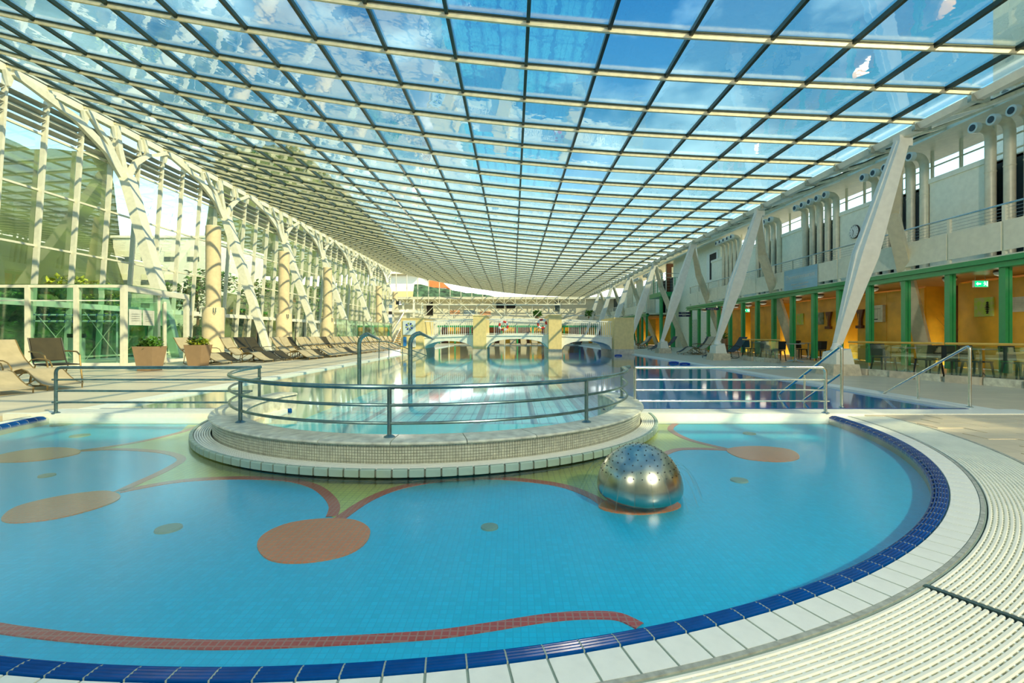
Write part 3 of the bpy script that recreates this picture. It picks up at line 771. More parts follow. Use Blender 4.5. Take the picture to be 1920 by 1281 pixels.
# ventilation ducts
duct = thing('ventilation_duct', '', 'duct', (0, 0, 0), 'cream ducts on the right wall')
pts = [(0, 0, 0), (0, 0, 3.95)] + [(-.30 + .30*math.cos(a), 0, 3.98 + .30*math.sin(a)) for a in (PI/8, PI/4, 3*PI/8, PI/2)] + [(-.42, 0, 4.28)]
MB().tube(pts, .14, 14).build('pipe', M['duct'], duct, smooth=True, local=True)
for z in (1.3, 2.9): MB().lathe([(.14, z), (.15, z), (.15, z+.04), (.14, z+.04)], 14).build('pipe_band', M['duct'], duct, local=True)
md = MB().tube([(-.40, 0, 4.28), (-.56, 0, 4.28)], .16, 16); md.build('mouth_ring', M['white'], duct, smooth=True, local=True)
MB().tube([(-.55, 0, 4.28), (-.575, 0, 4.28)], .10, 14).build('mouth', M['ductd'], duct, local=True)
dn = 0; pos = [(g_, 12.50 + 4.68 * g_ + .575 * j, j) for g_ in range(0, 5) for j in range(5)] + [(g_, 12.50 + 4.68 * g_ + .575 * j, j) for g_ in range(7, 11) for j in range(5)]
for g_, y, j in pos:
    if 35 < y < 47.3: continue
    lb = 'cream vertical duct, %s of the %s group from the near end' % (ORD[j], ORD[g_] if g_ < 5 else ORD[g_ - 2])
    if dn == 0: duct.location = (14.72, y, 3.2); duct['label'] = lb
    else: dup(duct, (14.72, y, 3.2), rz=.0, label=lb)
    dn += 1

# leaning struts
st = thing('leaning_strut', '', 'column', (0, 0, 0), 'white leaning struts on the right deck')
MB().add([(8.75,-.30,0),(9.30,-.34,0),(9.36,.34,0),(8.72,.34,0),(8.78,-.26,.62),(9.16,-.28,.72),(9.2,.28,.72),(8.76,.28,.62)],
         [(0,3,2,1),(4,5,6,7),(0,1,5,4),(1,2,6,5),(2,3,7,6),(3,0,4,7)]).build('concrete_block', M['concrete'], st, local=True)
MB().add([(8.62,-.37,0),(9.40,-.37,0),(9.44,.37,0),(8.60,.37,0),(8.67,-.33,.30),(9.36,-.33,.30),(9.38,.33,.30),(8.66,.33,.30)],
         [(0,3,2,1),(4,5,6,7),(0,1,5,4),(1,2,6,5),(2,3,7,6),(3,0,4,7)]).build('stone_base', M['footb'], st, local=True)
MB().lathe([(.13, 0), (.16, .05), (.12, .14), (.10, .22)], 16, (8.97, 0, .66)).build('pin_joint', M['white'], st, smooth=True, local=True)
# shaft: hexagonal-looking tapered box, widest in the middle
P0, P1, P2 = Vector((8.99, 0, .86)), Vector((9.75, 0, 3.3)), Vector((10.78, -.0, 6.50))
MB().beam(P0, P1, .17, .17, .46, .46, up=(1, 0, .3)).beam(P1 - (P1-P0).normalized()*.0, P2, .46, .46, .26, .26, up=(1, 0, .3)).build('shaft', M['white'], st, local=True)
br_ = MB(); d = (P1 - P0).normalized()
br_.beam(P0 + Vector((-.05,0,0)), P1 + Vector((-.235,0,.06)), .05, .05, .07, .07, up=(1,0,.3)); br_.beam(P1 + Vector((-.235,0,.06)), P2 + Vector((-.13,0,0)), .07, .07, .05, .05, up=(1,0,.3)); br_.build('edge_rib', M['white'], st, local=True)
MB().beam((10.85, .1, 6.55), (11.75, 1.6, 4.9), .20, .34, .34, .20, up=(0, 0, 1)).beam((11.75, 1.6, 4.9), (14.35, 3.3, .0), .34, .22, .42, .20, up=(0, 0, 1)).build('rear_brace', M['duct'], st, local=True)
MB().box(10.62, 10.98, -.12, .12, 6.3, 6.60).build('head_joint', M['white'], st, local=True)
sn = ['nearest, at the cafe balustrade', 'second from the camera, beside the black lounger', 'third from the camera, by the raised balcony', 'fourth from the camera, behind the yellow bridge block', 'fifth from the camera', 'sixth from the camera', 'seventh from the camera', 'farthest of all']
for n in range(7):
    lb = 'white tapered leaning strut, ' + sn[n]
    if n == 0: st.location.y = 13.3; st['label'] = lb
    else: dup(st, (0, 13.3 + 7.75 * n, 0), label=lb)

# raised balcony between the two galleries
rb = thing('raised_balcony', 'green edged balcony on round green columns before the brown door', 'balcony', (14.2, 43, 0))
MB().box(13.2, 16.9, 42.9, 46.5, 4.55, 4.95).build('balcony_slab', M['green'], rb)
MB().tube([(13.45, 43.6, 0), (13.45, 43.6, 4.6)], .16, 14).build('round_leg', M['green'], rb, smooth=True)
MB().tube([(14.35, 43.1, 0), (14.35, 43.1, 4.6)], .21, 14).build('round_leg', M['green'], rb, smooth=True)
for x in (13.3, 14.5, 15.7): MB().box(x-.03, x+.03, 42.98, 43.04, 4.95, 6.25).build('rail_post', M['green'], rb)
for y in (44.2, 45.4): MB().box(13.27, 13.33, y-.03, y+.03, 4.95, 6.25).build('rail_post', M['green'], rb)
MB().tube([(13.3, 46.4, 6.25), (13.3, 43.0, 6.25), (16.4, 43.0, 6.25)], .03, 6).build('handrail', M['steel'], rb)
MB().tube([(13.3, 46.4, 6.6), (13.3, 43.0, 6.6), (16.4, 43.0, 6.6)], .025, 6).build('handrail', M['steel'], rb)
for z in (5.2, 5.45, 5.7, 5.95): MB().tube([(13.3, 46.4, z), (13.3, 43.0, z), (16.4, 43.0, z)], .008, 4).build('wire', M['steel'], rb)
recess = setting('wall_recess')
MB().box(14.95, 15.2, 34.6, 44.8, 0, 8.0).build('recess_side', M['wallw'], recess)
MB().box(15.0, 16.9, 47.0, 47.2, 0, 8.0).build('recess_end', M['wallw'], recess)
MB().box(14.90, 14.96, 38.4, 40.6, 0, 2.35).build('arch_recess', M['pool_line'] if False else M['stone'], recess)
wd = setting('window_1'); 
MB().box(14.88, 14.97, 34.9, 36.9, 5.1, 7.3).build('window_frame', M['white'], wd)
MB().box(14.86, 14.90, 35.15, 36.3, 5.25, 7.15).build('window_pane', M['darkw'], wd)
dd = setting('door_1')
MB().box(15.0, 16.85, 42.4 + 4.4, 42.5 + 4.4, 4.95, 8.0).build('door_leaf', M['brownp'], dd)
MB().box(15.45, 16.4, 46.75, 46.80, 5.9, 7.7).build('door_pane', M['wallw'], dd)
for z in (6.5, 7.1): MB().box(15.45, 16.4, 46.72, 46.76, z-.03, z+.03).build('door_bar', M['brownp'], dd)
MB().box(15.90, 15.96, 46.72, 46.76, 5.9, 7.7).build('door_bar', M['brownp'], dd)

# far end: wall, truss, posts
we = setting('wall_end')
MB().box(-18.0, 15.3, 73.0, 73.3, 0, 6.5).build('end_wall', M['plaster'], we)
MB().box(-18.0, 15.3, 71.9, 73.3, 6.5, 6.8).build('wall_coping', M['cream'], we)
for i, x in enumerate(RX[:20]):
    MB().box(x-.05, x+.05, 71.85, 71.95, 5.65, RZ[i]-.05).build('end_post', M['cream'], we)
    if i < 19:
        x2 = RX[i+1]; MB().tube([(x, 71.9, 5.7), ((x+x2)/2, 71.9, 6.4), (x2, 71.9, 5.7)], .035, 5).build('truss_web', M['cream'], we)
MB().tube([(RX[0], 71.9, 5.68), (RX[19], 71.9, 5.68)], .07, 6).build('truss_chord', M['cream'], we)
MB().tube([(RX[0], 71.9, 6.45), (RX[19], 71.9, 6.45)], .05, 6).build('truss_chord', M['cream'], we)
for n, (x0, x1, z0, z1) in enumerate(((-13.2, -12.1, 4.1, 6.1), (-2.6, .4, 5.15, 5.95), (6.3, 7.15, 4.7, 6.2))):
    s_ = setting('window_%d' % (n + 2))
    MB().box(x0, x1, 72.9, 72.98, z0, z1).build('window_pane', M['darkw'] if n < 2 else M['window'], s_)
    for q in range(3 if n == 1 else 2):
        xx = x0 + (x1 - x0) * q / (2 if n == 1 else 1); MB().box(xx-.05, xx+.05, 72.85, 72.95, z0, z1).build('window_bar', M['cream'], s_)
for x0, x1, z0, z1, m_, lb in ((-9.6, -8.1, 4.1, 4.85, 'pico', 'orange poster, first on the far end wall from the left door'), (-7.5, -5.8, 4.1, 4.85, 'picl', 'lilac and blue poster between two orange ones on the end wall'), (-5.0, -3.4, 3.95, 4.65, 'pico', 'reddish brown poster nearest the dark window on the end wall')):
    p_ = thing('poster', lb, 'poster', (x0, 72.9, z0)); MB().box(x0, x1, 72.93, 72.98, z0, z1).build('print', M[m_], p_)
    MB().box(x0, x1, 72.91, 72.93, z0, z0 + .14).build('caption_band', M['paper'], p_)
# far gallery across the end
fg = thing('end_gallery', 'white parapet gallery on green posts across the far end', 'gallery', (2, 60, 0))
MB().box(-9.5, 12.4, 60, 62.2, 2.25, 3.05).build('parapet', M['wallw'], fg)
MB().box(-9.5, 12.4, 59.9, 60.1, 2.05, 2.27).build('green_fascia', M['green'], fg)
for n in range(12): MB().box(-9.3 + 1.95*n, -9.12 + 1.95*n, 60.0, 60.16, 0, 2.06).build('green_leg', M['green'], fg)
MB().box(-9.5, 12.4, 63.5, 63.7, 0, 2.3).build('brown_back', M['brownp'], fg)
for n in range(6): MB().box(-8.6 + 3.6*n, -7.0 + 3.6*n, 63.42, 63.5, 0, 2.1).build('orange_leaf', M['orange'], fg)
MB().tube([(-9.5, 60.1, 3.5), (12.4, 60.1, 3.5)], .04, 6).build('handrail', M['steel'], fg)
for n in range(12): MB().tube([(-9.4 + 1.95*n, 60.1, 3.0), (-9.4 + 1.95*n, 60.1, 3.5)], .03, 6).build('rail_post', M['steel'], fg)

# ================================================================== WATER DOME
dm = thing('spray_dome', 'polished steel perforated spray dome standing in the shallow pool', 'fountain', (.90, 3.42, -.02))
prof = [(.14,-.04),(.22,-.034),(.262,-.022),(.283,-.002),(.294,.022),(.298,.05),(.294,.09),(.283,.135),(.262,.185),(.230,.234),(.185,.278),(.13,.314),(.08,.334),(.04,.343),(0,.346)]
MB().lathe(prof, 64).build('dome', mat('mirror_steel', (.50,.52,.44), .25, metal=1, var=.05), dm, smooth=True, local=True)
hb = MB()
for (r, z), n in (((.270,.166),30),((.250,.205),28),((.222,.243),25),((.190,.273),21),((.152,.300),17),((.110,.322),13),((.066,.338),8),((.028,.345),4)):
    for k in range(n):
        a = 2*PI*k/n + r*9; c = Vector((r*math.cos(a), r*math.sin(a), z)); nn = Vector((c.x*.9, c.y*.9, .28 - r*.6)).normalized()
        hb.tube([c - nn*.004, c + nn*.0025], .0044, 6)
hb.build('spray_holes', M['black'], dm, local=True, stuff=True)
MB().lathe([(.13,-.14),(.13,-.02)], 20).build('stand', M['steel_dk'], dm, local=True)
jets = MB()
for k in range(22):
    a = 2*PI*k/22 + .1; r0 = .264; u = Vector((math.cos(a), math.sin(a), 0)); P = []
    for t in range(9):
        q = t / 8; P.append(u * (r0 + .16*q) + Vector((0, 0, .205 + .03*q - .245*q*q)))
    jets.tube(P, .0022, 4, r2=.004)
jets.build('water_jets', glass_mat('thin_water', (.93,.97,.97), lo=.06, hi=.5), dm, local=True, stuff=True)

# ================================================================== STAINLESS RAILINGS
def bend(p, q, r, c): pass
cr_ = thing('curved_railing', 'curved three-bar steel railing standing on the marble coping', 'railing', (ISL_C[0], ISL_C[1], .222))
RR = 2.50
aR, aL = .0, -PI
for nm, z, r, e0, e1 in (('top_rail', .655, .021, 0, 0), ('middle_bar', .50, .014, .04, .0), ('lower_bar', .345, .014, -.10, .12)):
    P = [(ISL_C[0] + RR*math.cos(t), ISL_C[1] + RR*math.sin(t), z) for t in [(.02 - e0) + (-PI - .04 + e1 + e0)*i/72 for i in range(73)]]
    if nm == 'top_rail': P = [(1.62, 6.66, z)] + P[1:] 
    MB().tube(P, r, 10).build(nm, M['steel_dk'], cr_, smooth=True)
for px, y in ((438, 4.74), (730, 4.10), (1093, 4.83), (1170, 6.62), (455, 6.62)):
    x = (px - 962) * y / 900 if y < 6 else (ISL_C[0] + (RR if px > 900 else -RR))
    v = Vector((x - ISL_C[0], y - ISL_C[1])).normalized() * RR; x, y = ISL_C[0] + v.x, ISL_C[1] + v.y
    MB().tube([(x, y, .22), (x, y, .655)], .019, 12).build('post', M['steel_dk'], cr_, smooth=True)
    MB().lathe([(.05,.222),(.05,.230),(.042,.238),(.024,.246),(.02,.25)], 16, (x, y, 0)).build('base_flange', M['steel_dk'], cr_, smooth=True)
def straight(x0, x1, y, label, lo, far_post=True, m='steel'):
    g = thing('straight_railing', label, 'railing', (x0, y, .03)); s = 1 if x1 > x0 else -1; zt = .655
    c = .07; P = [(x1, y, zt), (x0 + s*c, y, zt)] + [(x0 + s*c*(1-math.sin(a)), y, zt - c*(1-math.cos(a))) for a in (PI/8, PI/4, 3*PI/8)] + [(x0, y, zt - c), (x0, y, .03)]
    MB().tube(P, .021, 12).build('top_rail', M[m], g, smooth=True)
    for z, e in zip(lo, (.05, 0, .05)): MB().tube([(x0 - s*e, y - .0, z), (x1, y, z)], .013, 10).build('bar', M[m], g, smooth=True)
    MB().lathe([(.05,.03),(.05,.04),(.024,.055)], 16, (x0, y, 0)).build('base_flange', M[m], g, smooth=True)
    if far_post: MB().tube([(x1, y, .03), (x1, y, zt)], .019, 12).build('post', M[m], g, smooth=True)
    return g
straight(-6.22, -3.55, 6.53, 'straight grey steel railing left of the curved one, before the loungers', (.49, .335, .18), False, 'steel_dk')
straight(4.25, 1.66, 6.53, 'straight bright steel railing right of the curved one', (.49, .35, .20))
def stair_rail(x, label, low=True):
    g = thing('stair_handrail', label, 'handrail', (x, 7.23, 0))
    P = [(x, 7.23, 0), (x, 7.23, .88), (x, 7.235, .905), (x, 7.26, .92), (x, 7.29, .912)]
    MB().tube(P, .021, 12).build('post', M['steel'], g, smooth=True)
    MB().tube([(x, 7.28, .917), (x, 8.88, .03), (x, 8.93, -.02), (x, 8.75, -.25)], .021, 12).build('sloping_rail', M['steel'], g, smooth=True)
    MB().tube([(x, 8.15, -.4), (x, 8.15, .43)], .017, 10).build('short_post', M['steel'], g, smooth=True)
    if low: MB().tube([(x, 7.24, .52), (x, 8.3, -.08)], .016, 10).build('low_rail', M['steel'], g, smooth=True)
    MB().lathe([(.045,.0),(.045,.012),(.024,.024)], 16, (x, 7.23, 0)).build('base_flange', M['steel'], g, smooth=True)
stair_rail(4.95, 'steel handrail sloping into the main pool beside the straight railing')
stair_rail(6.88, 'steel handrail sloping into the main pool in front of the cafe balustrade', False)
# underwater steps by the handrails
MB().box(4.9, 6.7, 7.3, 7.75, -1.35, -.22).build('pool_step', M['pool_d'], deep); MB().box(4.9, 6.7, 7.75, 8.2, -1.35, -.45).build('pool_step', M['pool_d'], deep)

# ================================================================== WATER SPOUTS
def spout(x, y, ztop, w, label):
    g = thing('water_spout', label, 'fountain', (x, y, -.6))
    r = .30; P = [(x, y, -.6), (x, y, ztop - r)] + [(x + r - r*math.cos(a), y, ztop - r + r*math.sin(a)) for a in (PI/8, PI/4, 3*PI/8, PI/2)]
    MB().tube(P, .065, 14).build('pipe', M['steel_dk'], g, smooth=True)
    zt = ztop
    MB().add([(x+r-.02,y-.07,zt-.05),(x+r-.02,y+.07,zt-.05),(x+r-.02,y+.07,zt+.055),(x+r-.02,y-.07,zt+.055),
              (x+r+.38,y-.16,zt-.19),(x+r+.38,y+.16,zt-.19),(x+r+.38,y+.16,zt-.165),(x+r+.38,y-.16,zt-.165)],
             [(3,2,1,0),(4,5,6,7),(0,1,5,4),(1,2,6,5),(2,3,7,6),(3,0,4,7)]).build('flat_beak', M['steel_dk'], g)
spout(-5.0, 15.6, 1.12, 1, 'curved steel water spout at the left edge of the main pool')
spout(-3.0, 14.0, 1.15, 1, 'curved steel water spout before the bridge sign pillar')

# ================================================================== SUN LOUNGERS
def lounger(sm, fm):
    """foot towards +x, head raised at -x, centred in y, on the floor"""
    t = thing('sun_lounger', '', 'sun lounger', (0, 0, 0))
    W = .30
    P = [(-1.02,1.00),(-.99,.985),(-.86,.76),(-.72,.58),(-.50,.40),(-.32,.30),(-.14,.31),(.06,.39),(.20,.42),(.34,.38),(.55,.22),(.72,.13),(.84,.11),(.88,.10)]
    vs = []; n = len(P)
    for x, z in P: vs += [(x, -W, z), (x, W, z), (x+.004, W, z-.012), (x+.004, -W, z-.012)]
    fs = [(0,1,2,3), tuple((n-1)*4 + k for k in (3,2,1,0))]
    for i in range(n-1):
        for k in range(4): fs.append((i*4+k, (i+1)*4+k, (i+1)*4+(k+1)%4, i*4+(k+1)%4))
    MB().add(vs, fs).build('sling', sm, t, local=True, smooth=True)
    for s in (-1, 1):
        y = s*(W + .012)
        MB().tube([(x, y, z-.004) for x, z in P], .014, 6).build('side_tube', fm, t, local=True, smooth=True)
        MB().tube([(-.62,y,.50),(-.60,y+s*.04,.56),(-.45,y+s*.05,.585),(-.22,y+s*.05,.58),(-.10,y+s*.05,.54),(-.02,y+s*.04,.44),(-.02,y+s*.02,.02)], .013, 6).build('armrest', fm, t, local=True, smooth=True)
        MB().tube([(-.52,y,.40),(-.60,y,.05),(-.50,y,.015),(-.02,y,.015),(.2,y,.05),(.55,y,.22)], .013, 6).build('runner', fm, t, local=True, smooth=True)
        MB().tube([(.86,y,.11),(.86,y,.0)], .013, 6).build('leg', fm, t, local=True)
        MB().tube([(.30,y,.38),(-.30,y,.03)], .011, 6).build('brace', fm, t, local=True)
    MB().tube([(-.6,-W,.05),(-.6,W,.05)], .011, 6).build('cross_tube', fm, t, local=True)
    MB().tube([(.2,-W,.05),(.2,W,.05)], .011, 6).build('cross_tube', fm, t, local=True)
    return t
LP = {'b': lounger(M['sling'], M['frameb']), 'd': lounger(M['slingd'], M['framek']), 'k': lounger(M['slingk'], M['framek'])}
used = {}
def put_l(kind, x, y, rz, label, group):
    if kind not in used:
        o = LP[kind]; o.location = (x, y, 0); o.rotation_euler.z = rz; o['label'] = label; o['group'] = group; used[kind] = 1; return o
    return dup(LP[kind], (x, y, 0), rz, label, group)
CN = {'b': 'beige', 'd': 'dark brown', 'k': 'charcoal'}
GL = 'loungers on the left deck'
put_l('b', -9.9, 9.9, -.22, 'large beige sling lounger at the left, nearer the glass booth', GL)
put_l('b', -10.0, 9.0, -.25, 'beige sling lounger foot at the very left edge of the deck', GL)
row = [(17.9,-11.5,'b'),(18.65,-11.6,'d'),(19.4,-10.7,'b'),(20.1,-10.6,'d'),(20.8,-10.5,'d'),(21.5,-9.75,'b'),(22.2,-9.75,'b'),(22.9,-9.8,'d'),(23.6,-9.6,'b'),(24.3,-9.6,'b'),(25.0,-9.6,'b'),
       (25.8,-9.6,'b'),(26.6,-9.6,'d'),(27.4,-9.6,'b'),(28.3,-9.6,'b'),(29.2,-9.6,'b'),(30.1,-9.6,'b'),(31.0,-9.6,'b'),(32.0,-9.6,'b'),(33.0,-9.6,'b'),(34.0,-9.6,'b'),(35.0,-9.6,'b'),(36.1,-9.6,'b'),(37.2,-9.6,'b'),(38.3,-9.6,'b'),(39.5,-9.6,'b'),(40.7,-9.6,'b')]
for n, (y, x, k) in enumerate(row):
    put_l(k, x, y, -.12 + random.uniform(-.05, .05), '%s sling lounger, %s in the long left row counted from the tall planters' % (CN[k], ORD[n]), GL)
GR = 'loungers on the right deck'
put_l('k', 9.9, 22.6, PI + .1, 'charcoal lounger with dark frame, nearest on the right deck', GR)
put_l('b', 10.1, 26.6, PI + .15, 'beige lounger with high back between two struts on the right deck', GR)
put_l('k', 10.6, 28.2, PI + .1, 'charcoal lounger just behind the beige one on the right deck', GR)
put_l('k', 10.4, 33.6, PI + .1, 'charcoal lounger beside the round green balcony leg', GR)
put_l('b', 9.9, 38.4, PI + .1, 'beige lounger beside the third strut, behind the yellow block', GR)
put_l('k', 10.4, 39.6, PI + .1, 'farthest charcoal lounger on the right deck', GR)
for n in range(11):
    k = 'bdb'[n % 3] if n % 4 else 'b'
    put_l(k, -4.6 + n * 1.15, 51.6 + (n % 2) * .5, -PI/2, '%s lounger on the far deck seen under the bridge, %s from the left' % (CN[k], ORD[n]), 'loungers beyond the end of the main pool')

# ================================================================== CHAIR AND PLANTERS ON THE LEFT
ch = thing('garden_armchair', 'dark mesh armchair with bronze arms behind the near lounger', 'chair', (-10.55, 11.1, 0))
def armchair(t):
    MB().add([(-.27,-.27,.42),(.27,-.27,.40),(.27,.27,.40),(-.27,.27,.42),(-.27,-.27,.40),(.27,-.27,.38),(.27,.27,.38),(-.27,.27,.40)],[(0,1,2,3),(7,6,5,4),(0,4,5,1),(1,5,6,2),(2,6,7,3),(3,7,4,0)]).build('seat', M['slingd'], t, local=True)
    MB().add([(-.26,-.27,.48),(-.26,.27,.48),(-.45,.27,.98),(-.45,-.27,.98),(-.28,-.27,.47),(-.28,.27,.47),(-.47,.27,.97),(-.47,-.27,.97)],[(0,1,2,3),(7,6,5,4),(0,4,5,1),(1,5,6,2),(2,6,7,3),(3,7,4,0)]).build('backrest', M['slingd'], t, local=True)
    for s in (-1, 1):
        y = s*.29
        MB().tube([(-.46,y,.98),(-.26,y,.44),(-.22,y,.40),(.24,y,.39)], .014, 7).build('side_tube', M['framek'], t, local=True, smooth=True)
        MB().tube([(-.42,y,.68),(-.2,y+s*.03,.68),(.08,y+s*.03,.67),(.22,y+s*.02,.60),(.28,y,.42),(.36,y,.0)], .017, 7).build('armrest', M['frameb'], t, local=True, smooth=True)
        MB().tube([(-.16,y,.42),(-.38,y,.0)], .014, 7).build('leg', M['frameb'], t, local=True)
armchair(ch); ch.rotation_euler.z = -.38; ch.scale = (1.05, 1.05, 1.05)

def leafy(mb, c, r, h, n, sz, seed):
    rnd = random.Random(seed)
    for i in range(n):
        a = rnd.uniform(0, 2*PI); rr = r * math.sqrt(rnd.random()); z = h * rnd.random()
        p = Vector((c[0] + rr*math.cos(a), c[1] + rr*math.sin(a), c[2] + z)); d = Vector((rnd.uniform(-1,1), rnd.uniform(-1,1), rnd.uniform(-.2,1))).normalized()
        s = d.cross(Vector((0,0,1)) if abs(d.z) < .9 else Vector((1,0,0))).normalized() * sz * .35; l = d * sz * rnd.uniform(.7, 1.2); nn = s.cross(l).normalized() * sz * .1
        mb.add([p, p + l*.5 + s + nn, p + l, p + l*.5 - s + nn, p + l*.5 - nn], [(0,1,4),(1,2,4),(2,3,4),(3,0,4)])
    return mb
def planter(x, y, label, seed, bright):
    t = thing('planter', label, 'planter', (x, y, 0))
    def ring(w, z): return [(x-w, y-w, z), (x+w, y-w, z), (x+w, y+w, z), (x-w, y+w, z)]
    rings = [ring(.22, 0), ring(.31, .72), ring(.315, .745), ring(.27, .745), ring(.26, .66)]
    vs = [p for r in rings for p in r]; fs = [(3,2,1,0)]
    for i in range(4):
        for k in range(4): fs.append((i*4+k, i*4+(k+1)%4, (i+1)*4+(k+1)%4, (i+1)*4+k))
    MB().add(vs, fs).build('pot', M['pot'], t); MB().box(x-.262, x+.262, y-.262, y+.262, .6, .67).build('soil', M['soil'], t)
    leafy(MB(), (x, y, .68), .30, .22, 130, .13, seed).build('foliage', M['leafy'] if bright else M['leaf'], t, stuff=True)
    leafy(MB(), (x, y, .68), .26, .30, 60, .15, seed + 1).build('dark_foliage', M['leaf'], t, stuff=True)
planter(-11.2, 14.8, 'tall brown tapered planter with green plant, the one nearer the glass booth corner', 3, False)
planter(-11.15, 17.0, 'tall brown tapered planter with yellow-green plant beside the loungers', 8, True)
tb = thing('side_table', 'small white side table with a bottle between brown loungers', 'table', (-11.9, 20.3, 0))
MB().lathe([(.28,.44),(.28,.47),(0,.47)], 20).build('table_top', M['whitep'], tb, local=True); MB().lathe([(.03,.0),(.03,.44)], 10).build('leg', M['frameb'], tb, local=True)
bt = thing('spray_bottle', 'white bottle on the small side table', 'bottle', (-11.9, 20.3, .47)); MB().lathe([(.045,0),(.045,.15),(.02,.19),(.02,.23),(0,.23)], 12).build('body', M['whitep'], bt, local=True, smooth=True); MB().box(-.02,.05,-.015,.015,.23,.26).build('nozzle', M['whitep'], bt, local=True)

# ================================================================== GLASS ENTRANCE BOOTH
bo = thing('glass_booth', 'glass entrance booth with white posts at the left glass wall', 'booth', (-16.5, 18.8, 0))
xs = [-20.4, -18.6, -16.95, -15.25, -13.62]
for x in xs: MB().box(x-.075, x+.075, 16.72, 16.88, 0, 2.84).build('post', M['cream'], bo)
for y in (18.9, 20.75): MB().box(-14.2 + (0 if y > 20 else .1) , -14.05 + (0 if y > 20 else .1), y-.09, y+.09, 0, 2.84).build('post', M['cream'], bo)
MB().beam((-20.5, 16.8, 2.80), (-13.55, 16.8, 2.80), .10, .10).build('top_beam', M['cream'], bo)
MB().beam((-13.62, 16.75, 2.74), (-14.15, 20.85, 2.74), .10, .22).build('top_beam', M['cream'], bo)
MB().beam((-20.5, 16.8, 2.30), (-13.6, 16.8, 2.30), .03, .04).build('rail', M['white'], bo)
MB().beam((-20.5, 16.8, .06), (-13.6, 16.8, .06), .08, .12).build('sill', M['white'], bo); MB().beam((-13.62, 16.75, .05), (-14.15, 20.85, .05), .08, .10).build('sill', M['white'], bo)
for i in range(4): MB().box(xs[i]+.08, xs[i+1]-.08, 16.79, 16.81, .12, 2.75).build('glass_pane', M['boothg'], bo)
MB().add([(-13.66,16.95,.1),(-13.88,18.75,.1),(-13.88,18.75,2.62),(-13.66,16.95,2.62),(-13.68,16.95,.1),(-13.90,18.75,.1),(-13.90,18.75,2.62),(-13.68,16.95,2.62)],[(0,1,2,3),(7,6,5,4),(0,4,5,1),(1,5,6,2),(2,6,7,3),(3,7,4,0)]).build('glass_pane', M['boothg'], bo)
MB().box(-19.0, -14.2, 20.78, 20.80, .1, 2.7).build('glass_pane', M['boothg'], bo)
MB().add([(-20.4,16.8,2.86),(-13.6,16.8,2.86),(-14.15,20.8,2.86),(-20.4,20.8,2.86),(-20.4,16.8,2.88),(-13.6,16.8,2.88),(-14.15,20.8,2.88),(-20.4,20.8,2.88)],[(0,3,2,1),(4,5,6,7),(0,1,5,4),(1,2,6,5),(2,3,7,6),(3,0,4,7)]).build('glass_roof', M['boothg'], bo)
for a, b_ in (((-15.2, 17.0, .15), (-14.5, 17.0, 2.6)), ):
    pass
for (xa, xb) in ((-15.1, -13.8), (-16.85, -15.4)):
    MB().tube([(xa, 16.92, .15), (xb, 16.92, 1.9)], .012, 6).build('tie_rod', M['cream'], bo); MB().tube([(xb, 16.92, .15), (xa, 16.92, 1.9)], .012, 6).build('tie_rod', M['cream'], bo)
# open door leaf on the side
dl = MB()
def leafbox(x0, y0, x1, y1, z0, z1, w): dl.beam((x0, y0, z0), (x1, y1, z1), w, w)
A_, B_ = (-13.05, 18.0), (-13.75, 18.9)
for p, q in (((*A_, .08), (*A_, 2.3)), ((*B_, .08), (*B_, 2.3)), ((*A_, 2.3), (*B_, 2.3)), ((*A_, .10), (*B_, .10))): dl.beam(p, q, .07, .07)
df = dl.build('open_door', M['cream'], bo)
MB().add([(A_[0],A_[1],.12),(B_[0],B_[1],.12),(B_[0],B_[1],2.26),(A_[0],A_[1],2.26),(A_[0]+.01,A_[1]+.01,.12),(B_[0]+.01,B_[1]+.01,.12),(B_[0]+.01,B_[1]+.01,2.26),(A_[0]+.01,A_[1]+.01,2.26)],[(0,1,2,3),(7,6,5,4),(0,4,5,1),(1,5,6,2),(2,6,7,3),(3,7,4,0)]).build('door_pane', M['boothg'], df)
for x0, x1 in ((-13.55,-13.5),): pass
nb_ = thing('notice_board', 'two white printed notices hanging on the booth glass', 'notice', (-13.7, 17.3, 1.4))
for a_, c_ in ((17.05, 17.75), (17.82, 18.5)):
    x_a, x_c = -13.62 - (a_-16.75)*.129 + .02, -13.62 - (c_-16.75)*.129 + .02
    MB().add([(x_a,a_,1.45),(x_c,c_,1.45),(x_c,c_,2.02),(x_a,a_,2.02),(x_a-.01,a_,1.45),(x_c-.01,c_,1.45),(x_c-.01,c_,2.02),(x_a-.01,a_,2.02)],[(0,1,2,3),(7,6,5,4),(0,4,5,1),(1,5,6,2),(2,6,7,3),(3,7,4,0)]).build('sheet', M['paper'], nb_)
    for z in (1.62, 1.7, 1.78, 1.86): MB().beam((x_a+.012, a_+.1, z), (x_c+.012, c_-.1, z), .004, .012).build('print_line', M['tablet'], nb_)
cr3 = thing('coat_rack', 'white coat rack with blue hooks inside the glass booth', 'rack', (-17, 18.3, 0))
for z in (1.86, 1.62): MB().tube([(-18.4, 18.3, z), (-15.1, 18.3, z)], .035, 6).build('bar', M['whitep'], cr3)
for x in (-18.4, -15.1): MB().tube([(x, 18.3, 0), (x, 18.3, 1.9)], .03, 6).build('leg', M['whitep'], cr3)
for z in (1.86, 1.62):
    for n in range(11): MB().tube([(-18.2+.3*n, 18.27, z+.02), (-18.2+.3*n, 18.2, z+.03), (-18.2+.3*n, 18.19, z-.06)], .014, 5).build('hook', M['blue'], cr3)
